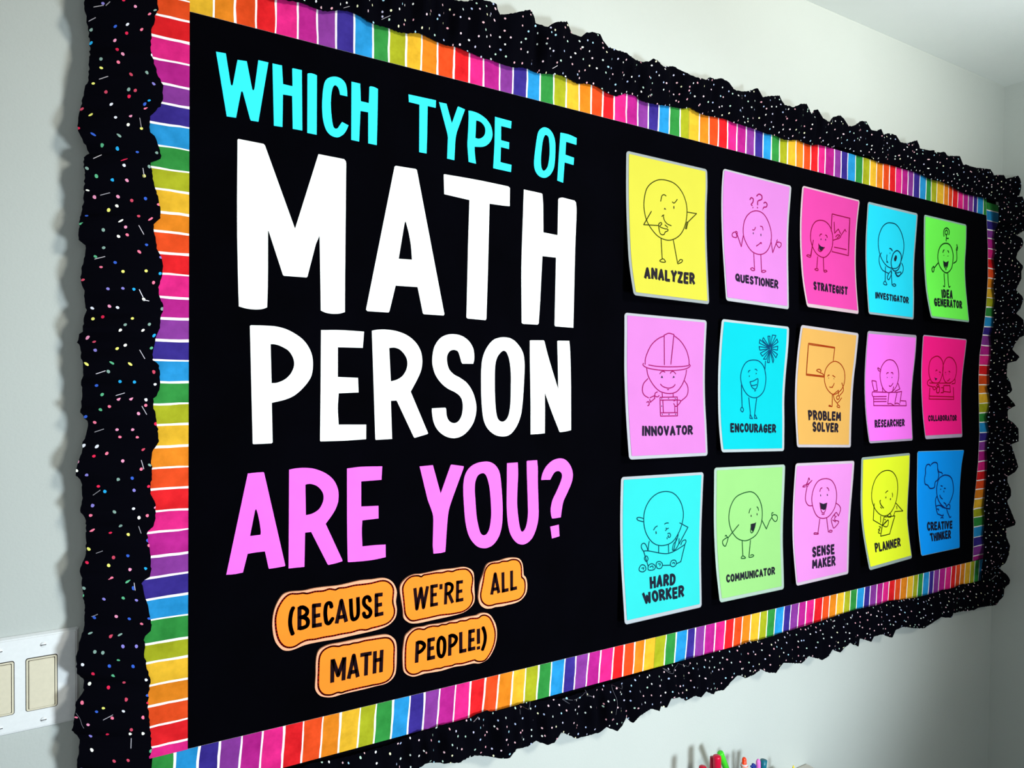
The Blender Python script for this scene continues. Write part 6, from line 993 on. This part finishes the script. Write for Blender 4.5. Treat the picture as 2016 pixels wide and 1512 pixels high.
RUFFLES = []
def ruffle(name, axis_i, label, seed, fold):
    rnd = random.Random(seed)
    A, B = DATA['ruffles'][name]
    O = [Vector((A[i] / 1000, A[i + 1] / 1000, ZB + A[i + 2] / 1000)) for i in range(0, len(A), 3)]
    I = [Vector((B[i] / 1000, B[i + 1] / 1000, ZB + B[i + 2] / 1000)) for i in range(0, len(B), 3)]
    # sample both edges at the same place along the board so that the weave runs straight across
    length = abs(O[-1][axis_i] - O[0][axis_i])
    n = int(length / 0.0035)
    O, I = resample(O, n * 3), resample(I, n * 3)
    def pick(E, lo, hi, k):
        tgt = lo + (hi - lo) * k / (n - 1)
        return tgt
    def bycoord(E):
        s = 1 if E[-1][axis_i] > E[0][axis_i] else -1
        run, out, best = None, [], None
        c0, c1 = E[0][axis_i], E[-1][axis_i]
        j = 0
        for k in range(n):
            tgt = c0 + (c1 - c0) * k / (n - 1)
            while j < len(E) - 1 and s * E[j][axis_i] < s * tgt:
                j += 1
            out.append(E[j].copy())
        return out
    O, I = bycoord(O), bycoord(I)
    rows = 8
    ph = [rnd.uniform(0, 6.28) for _ in range(4)]
    V, UV = [], []
    acc = 0.0
    for k in range(n):
        t = k / (n - 1) * length
        # gathers: uneven folds running across the strip, opening towards both edges
        g = 0.55 * math.sin(t * 150 + ph[0] + 1.8 * math.sin(t * 31 + ph[1])) + 0.45 * math.sin(t * 88 + ph[2] + 2.2 * math.sin(t * 19 + ph[3]))
        jo = Vector((rnd.uniform(-1, 1), 0, rnd.uniform(-1, 1))) * 0.0009
        ji = Vector((rnd.uniform(-1, 1), 0, rnd.uniform(-1, 1))) * 0.0009
        if k:
            acc += math.hypot(length / (n - 1), fold * (g - g0))
        g0 = g
        for r in range(rows + 1):
            s = r / rows
            p = (I[k] + ji).lerp(O[k] + jo, s)
            env = math.sin(math.pi * min(max(s, 0), 1)) ** 0.7
            p.y += fold * g * env - 0.004 * env
            p.y = min(p.y, -0.0032)
            V.append(p)
            UV.append((acc + seed * 1.7, (I[k] - O[k]).length * s))
    F = [(k * (rows + 1) + r, k * (rows + 1) + r + 1, (k + 1) * (rows + 1) + r + 1, (k + 1) * (rows + 1) + r)
         for k in range(n - 1) for r in range(rows)]
    me = mesh('fabric_ruffle', V, F, True)
    ul = me.uv_layers.new(name='cloth')
    for lp in me.loops:
        ul.data[lp.index].uv = UV[lp.vertex_index]
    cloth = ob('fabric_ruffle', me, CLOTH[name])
    tag(cloth, label, 'ruffle', 'black confetti fabric ruffles round the board')
    RUFFLES.append((cloth, BVHTree.FromPolygons(V, F)))
    return cloth
ruffle('left', 2, 'black confetti-dot fabric ruffle down the left side, stapled and frayed', 1, 0.003)
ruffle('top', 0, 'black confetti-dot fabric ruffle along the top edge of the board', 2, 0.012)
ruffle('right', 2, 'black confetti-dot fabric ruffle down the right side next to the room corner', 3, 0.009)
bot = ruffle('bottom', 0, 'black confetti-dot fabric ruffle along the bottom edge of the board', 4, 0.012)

# loose threads hanging from the lower ruffle
THREAD = mat('frayed_thread', (120, 118, 128), 0.9, 0.1)
for t in DATA['threads']:
    P = spline([(x, z) for x, z in pairs(t)], False, 6)
    host = bot if P[0][0] > 0 else RUFFLES[0][0]
    ink = Ink()
    bm = bmesh.new()
    rings = []
    for i, (x, z) in enumerate(P):
        y = -0.036 - 0.003 * math.sin(i * .6)
        for c, tr in RUFFLES:
            if c is host:
                h = tr.ray_cast(Vector((x, -0.3, z)), Vector((0, 1, 0)))
                if h[0]:
                    y = h[0].y - 0.0008
        ring = [bm.verts.new((x + 0.00030 * math.cos(a), y + .0002, z + 0.00030 * math.sin(a))) for a in (0, 1.57, 3.14, 4.71)]
        rings.append(ring)
    for a, b in zip(rings, rings[1:]):
        for j in range(4):
            bm.faces.new((a[j], a[(j + 1) % 4], b[(j + 1) % 4], b[j]))
    ob('loose_thread', from_bm('loose_thread', bm, True), THREAD, host)

# ------------------------------------------------------------------ staples
STEEL = mat('staple_wire', (165, 160, 168), 0.4, 0.4, metallic=0.5)
ORDS = ['first', 'second', 'third', 'fourth', 'fifth', 'sixth', 'seventh', 'eighth', 'ninth', 'tenth', 'eleventh', 'twelfth',
        'thirteenth', 'fourteenth', 'fifteenth', 'sixteenth']
def staple(a, b, label):
    bm = bmesh.new()
    for lo, hi in ((a, b),):
        d = (hi - lo)
        s = Vector((0, -1, 0)).cross(d).normalized() * 0.00045
        y = Vector((0, 0.00045, 0))
        vs = [bm.verts.new(p) for p in (lo - s - y, lo + s - y, hi + s - y, hi - s - y, lo - s + y, lo + s + y, hi + s + y, hi - s + y)]
        for f in ((0, 1, 2, 3), (7, 6, 5, 4), (0, 4, 5, 1), (1, 5, 6, 2), (2, 6, 7, 3), (3, 7, 4, 0)):
            bm.faces.new([vs[i] for i in f])
    for e in (a, b):
        box_bm(bm, (e.x - .0004, e.y, e.z - .0004), (e.x + .0004, e.y + 0.004, e.z + .0004))
    o = ob('staple', from_bm('staple', bm), STEEL)
    tag(o, label, 'staple', 'wire staples holding the ruffle')
counts = {}
for s in sorted(DATA['staples'], key=lambda q: q[0] if q[0] > 0 else -2000 - q[1]):
    a = Vector((s[0] / 1000, -0.02, ZB + s[1] / 1000))
    b = Vector((s[2] / 1000, -0.02, ZB + s[3] / 1000))
    for p in (a, b):
        ys = []
        for c, tr in RUFFLES:
            h = tr.ray_cast(Vector((p.x, -0.3, p.z)), Vector((0, 1, 0)))
            if h[0]:
                ys.append(h[0].y)
        if ys:
            p.y = min(ys) - 0.0009
    if a.x > 1.9:
        lb = 'silver wire staple in the lower right corner of the black ruffle'
    elif a.z < ZB and a.x > 0:
        lb = 'silver wire staple in the black ruffle along the bottom edge'
    else:
        if a.x > 0:
            row, side = 'ruffle along the top edge', 'from the left'
        elif a.x < -0.082:
            row, side = 'outer half of the left ruffle', 'from the top'
        else:
            row, side = 'inner half of the left ruffle', 'from the top'
        counts[row] = counts.get(row, 0) + 1
        lb = '%s silver wire staple %s in the %s' % (ORDS[counts[row] - 1], side, row)
    staple(a, b, lb)

# ------------------------------------------------------------------ light switch on the wall at the left
PLATE = mat('switch_plate_white', (238, 240, 240), 0.35, 0.45, 0.02, 200.0)
CREAM = mat('switch_cream', (224, 215, 190), 0.4, 0.4, 0.03, 200.0)
GROOVE = mat('switch_groove', (34, 32, 30), 0.8, 0.1)
SW = DATA['switch']
pr = pairs(SW['plate_r'])
xr, zt, zb_ = pr[0][0], pr[0][1] + .0008, pr[1][1] - .0002
ri = pairs(SW['rockin'])
rcx = (ri[0][0] + ri[1][0] + ri[2][0] + ri[3][0]) / 4
rcz = (ri[0][1] + ri[1][1] + ri[2][1] + ri[3][1]) / 4
pitch = 0.0478
xl = rcx - pitch - (xr - rcx)
root = empty('light_switch', ((xl + xr) / 2, WALL_Y, zb_))
tag(root, 'white double light switch plate with two cream rockers at lower left', 'light switch')
bm = bmesh.new()
vv = box_bm(bm, (xl, WALL_Y - 0.006, zb_), (xr, WALL_Y, zt))
for v in vv:
    if v.co.y < WALL_Y - 0.003:
        v.co.x += 0.004 if v.co.x < (xl + xr) / 2 else -0.004
        v.co.z += 0.004 if v.co.z < (zt + zb_) / 2 else -0.004
bmesh.ops.bevel(bm, geom=bm.edges[:], offset=0.0012, segments=3, affect='EDGES')
ob('cover_plate', from_bm('cover_plate', bm), PLATE, root)
def rrect(cx, cz, w_, h_, r):
    out = []
    for sx, sz, a0 in ((1, 1, 0), (-1, 1, 90), (-1, -1, 180), (1, -1, 270)):
        for k in range(5):
            a = math.radians(a0 + 22.5 * k)
            out.append((cx + sx * (w_ / 2 - r) + r * math.cos(a), cz + sz * (h_ / 2 - r) + r * math.sin(a)))
    return out
for kx in (0, 1):
    cx = rcx - kx * pitch
    yf = WALL_Y - 0.006
    o = ob('rocker_frame', prism('rocker_frame', [rrect(cx, rcz, .0342, .0686, .0025), rrect(cx, rcz, .0300, .0645, .0008)], yf - 0.0012, yf), CREAM, root)
    ob('groove', prism('groove', [rrect(cx, rcz, .0358, .0704, .003)], yf - 0.0003, yf + 0.0005), GROOVE, root)
    bm = bmesh.new()
    vv = box_bm(bm, (cx - .0142, yf - .0030, rcz - .0314), (cx + .0142, yf + .0005, rcz + .0314))
    for v in vv:
        if v.co.y < yf - .001:
            v.co.y += .0016 if v.co.z > rcz else -.0004
    bmesh.ops.bevel(bm, geom=bm.edges[:], offset=0.0006, segments=2, affect='EDGES')
    ob('rocker', from_bm('rocker', bm), CREAM, root)
    for sgn in (1, -1):
        bm = bmesh.new()
        bmesh.ops.create_uvsphere(bm, u_segments=16, v_segments=8, radius=.0036)
        for v in bm.verts:
            v.co = Vector((v.co.x, v.co.z * .3 if False else v.co.y * .35, v.co.z)) + Vector((cx + .002, yf - .0002, rcz + sgn * .0500))
        sc_ = ob('screw', from_bm('screw', bm, True), PLATE, root)
        bm = bmesh.new()
        box_bm(bm, (cx - .0012, yf - .0018, rcz + sgn * .05 - .0004), (cx + .0052, yf - .0012, rcz + sgn * .05 + .0004))
        g = ob('screw_slot', from_bm('screw_slot', bm), GROOVE, root)
        g.parent = sc_
        g.matrix_parent_inverse = Matrix()

# ------------------------------------------------------------------ pens in a bin on a shelf below the board
PN = {k: (v[0] / 1000, ZB + v[1] / 1000) for k, v in DATA['pens'].items()}
PY = -0.05
SHELF_Z = ZB - 0.44
WOODM = mat('shelf_laminate', (205, 200, 190), 0.5, 0.3, 0.04, 20.0)
BINM = mat('clear_grey_bin', (150, 155, 160), 0.4, 0.4)
sh = empty('pen_shelf', (1.15, WALL_Y, SHELF_Z - .02))
tag(sh, 'pale wall shelf below the board that carries the pen bin', 'shelf')
box('shelf_board', (0.80, -0.13, SHELF_Z - .018), (1.45, WALL_Y - .0015, SHELF_Z), WOODM, sh, .002)
for x in (0.88, 1.37):
    box('bracket', (x - .01, -0.10, SHELF_Z - .11), (x + .01, WALL_Y - .0015, SHELF_Z - .0185), WOODM, sh)
bm = bmesh.new()
b0, b1, y0, y1, bh = 0.975, 1.315, -0.092, -0.008, 0.040
for lo, hi in (((b0, y0, SHELF_Z), (b1, y1, SHELF_Z + .003)), ((b0, y0, SHELF_Z), (b0 + .003, y1, SHELF_Z + bh)), ((b1 - .003, y0, SHELF_Z), (b1, y1, SHELF_Z + bh)),
               ((b0, y0, SHELF_Z), (b1, y0 + .003, SHELF_Z + bh)), ((b0, y1 - .003, SHELF_Z), (b1, y1, SHELF_Z + bh))):
    box_bm(bm, lo, hi)
o = ob('pen_bin', from_bm('pen_bin', bm), BINM)
tag(o, 'low grey open bin holding the pens and markers under the board', 'bin')

def stick(name, top, base, rings, m, parent=None):
    """Turned shape along a leaning axis. rings: (distance below the top, radius)."""
    ax = (base - top).normalized()
    s1 = ax.cross(Vector((0, 1, 0))).normalized()
    s2 = ax.cross(s1)
    bm = bmesh.new()
    loops = []
    for d, r in rings:
        c = top + ax * d
        loops.append([bm.verts.new(c + s1 * r * math.cos(a * math.pi / 10) + s2 * r * math.sin(a * math.pi / 10)) for a in range(20)])
    for A_, B_ in zip(loops, loops[1:]):
        for j in range(20):
            bm.faces.new((A_[j], A_[(j + 1) % 20], B_[(j + 1) % 20], B_[j]))
    bm.faces.new(loops[0])
    bm.faces.new(list(reversed(loops[-1])))
    return ob(name, from_bm(name, bm, True), m, parent)

def pen(name, key, dx, capc, bodyc, r, cap_len, label, cat, cap_rings=None, dy=0.0, name_cap='cap', base_x=None):
    x, z = PN[key]
    top = Vector((x, PY + dy, z))
    base = Vector((base_x if base_x is not None else x + dx, PY + dy, SHELF_Z + .004))
    L_ = (base - top).length
    root = empty(name, base)
    tag(root, label, cat, 'pens and markers in the bin')
    body = stick('barrel', top, base, [(cap_len - .004, r * .9), (cap_len, r * .93), (L_, r * .93)], mat(name + '_barrel_' + key, bodyc, .4, .4), root)
    stick(name_cap, top, base, cap_rings or [(0, r * .75), (.0015, r * .97), (.004, r), (cap_len, r)], mat(name + '_cap_' + key, capc, .35, .4), root)
    return root
pen('marker', 'crim', 0.004, (205, 8, 55), (190, 8, 50), .0088, .05, 'crimson marker, the taller round-topped one at the left of the pens', 'marker')
pen('marker', 'dark', -0.004, (168, 10, 52), (160, 10, 48), .0062, .05, 'dark crimson flat-topped marker close left of the round crimson marker', 'marker',
    [(0, .0062), (.05, .0062)], dy=.010)
pen('marker', 'green', 0.075, (70, 215, 40), (60, 200, 60), .0070, .06, 'bright green marker leaning behind the crimson marker', 'marker', dy=.018)
pen('marker', 'red', -0.008, (200, 15, 50), (225, 215, 215), .0080, .03, 'red marker, leftmost and lowest of the pens in view', 'marker', dy=-.006)
pen('highlighter', 'orange', 0.004, (250, 62, 12), (205, 205, 205), .0080, .018, 'grey pen with an orange tip in the middle of the pens', 'marker',
    [(0, .0022), (.001, .0037), (.004, .0048), (.0165, .0050), (.0170, .0078), (.018, .0082)], name_cap='orange_tip')
pen('pen', 'pink', 0.006, (232, 120, 205), (228, 120, 205), .0056, .05, 'pink pen with a fine point between the navy topper and teal marker', 'pen',
    [(-.0028, .0004), (-.0005, .0009), (0, .0032), (.004, .0050), (.05, .0056)])
pen('marker', 'teal', -0.010, (10, 105, 125), (20, 150, 165), .0070, .05, 'teal marker with a slanted flat top, rightmost of the pen cluster', 'marker',
    [(0, .0074), (.012, .0070), (.05, .0062)])
pen('pencil', 'yellow', 0.004, (240, 215, 40), (235, 200, 40), .0034, .02, 'yellow pencil standing alone to the right of the other pens', 'pencil',
    [(0, .0008), (.008, .0034), (.02, .0034)])
# navy pen with a small bow-shaped topper
x, z = PN['navy']
root = empty('pen', (x + .003, PY - .004, SHELF_Z + .004))
tag(root, 'navy pen with a knobbly bow-shaped topper between the orange tip and pink pen', 'pen', 'pens and markers in the bin')
NAVY = mat('navy_plastic', (22, 45, 135), .4, .4)
stick('barrel', Vector((x + .001, PY - .004, z - .010)), Vector((x + .003, PY - .004, SHELF_Z + .004)), [(0, .004), (.12, .0042)], NAVY, root)
bm = bmesh.new()
for dx, dz, r in ((-.0055, -.0048, .0026), (-.0025, -.0045, .0024), (.0005, -.0030, .0036), (.0042, -.0052, .0034), (.0062, -.0078, .0034), (.001, -.008, .0036)):
    t_ = bmesh.ops.create_uvsphere(bm, u_segments=14, v_segments=10, radius=r)
    for v in t_['verts']:
        v.co += Vector((x + dx, PY - .004, z + dz))
ob('topper', from_bm('topper', bm, True), NAVY, root)
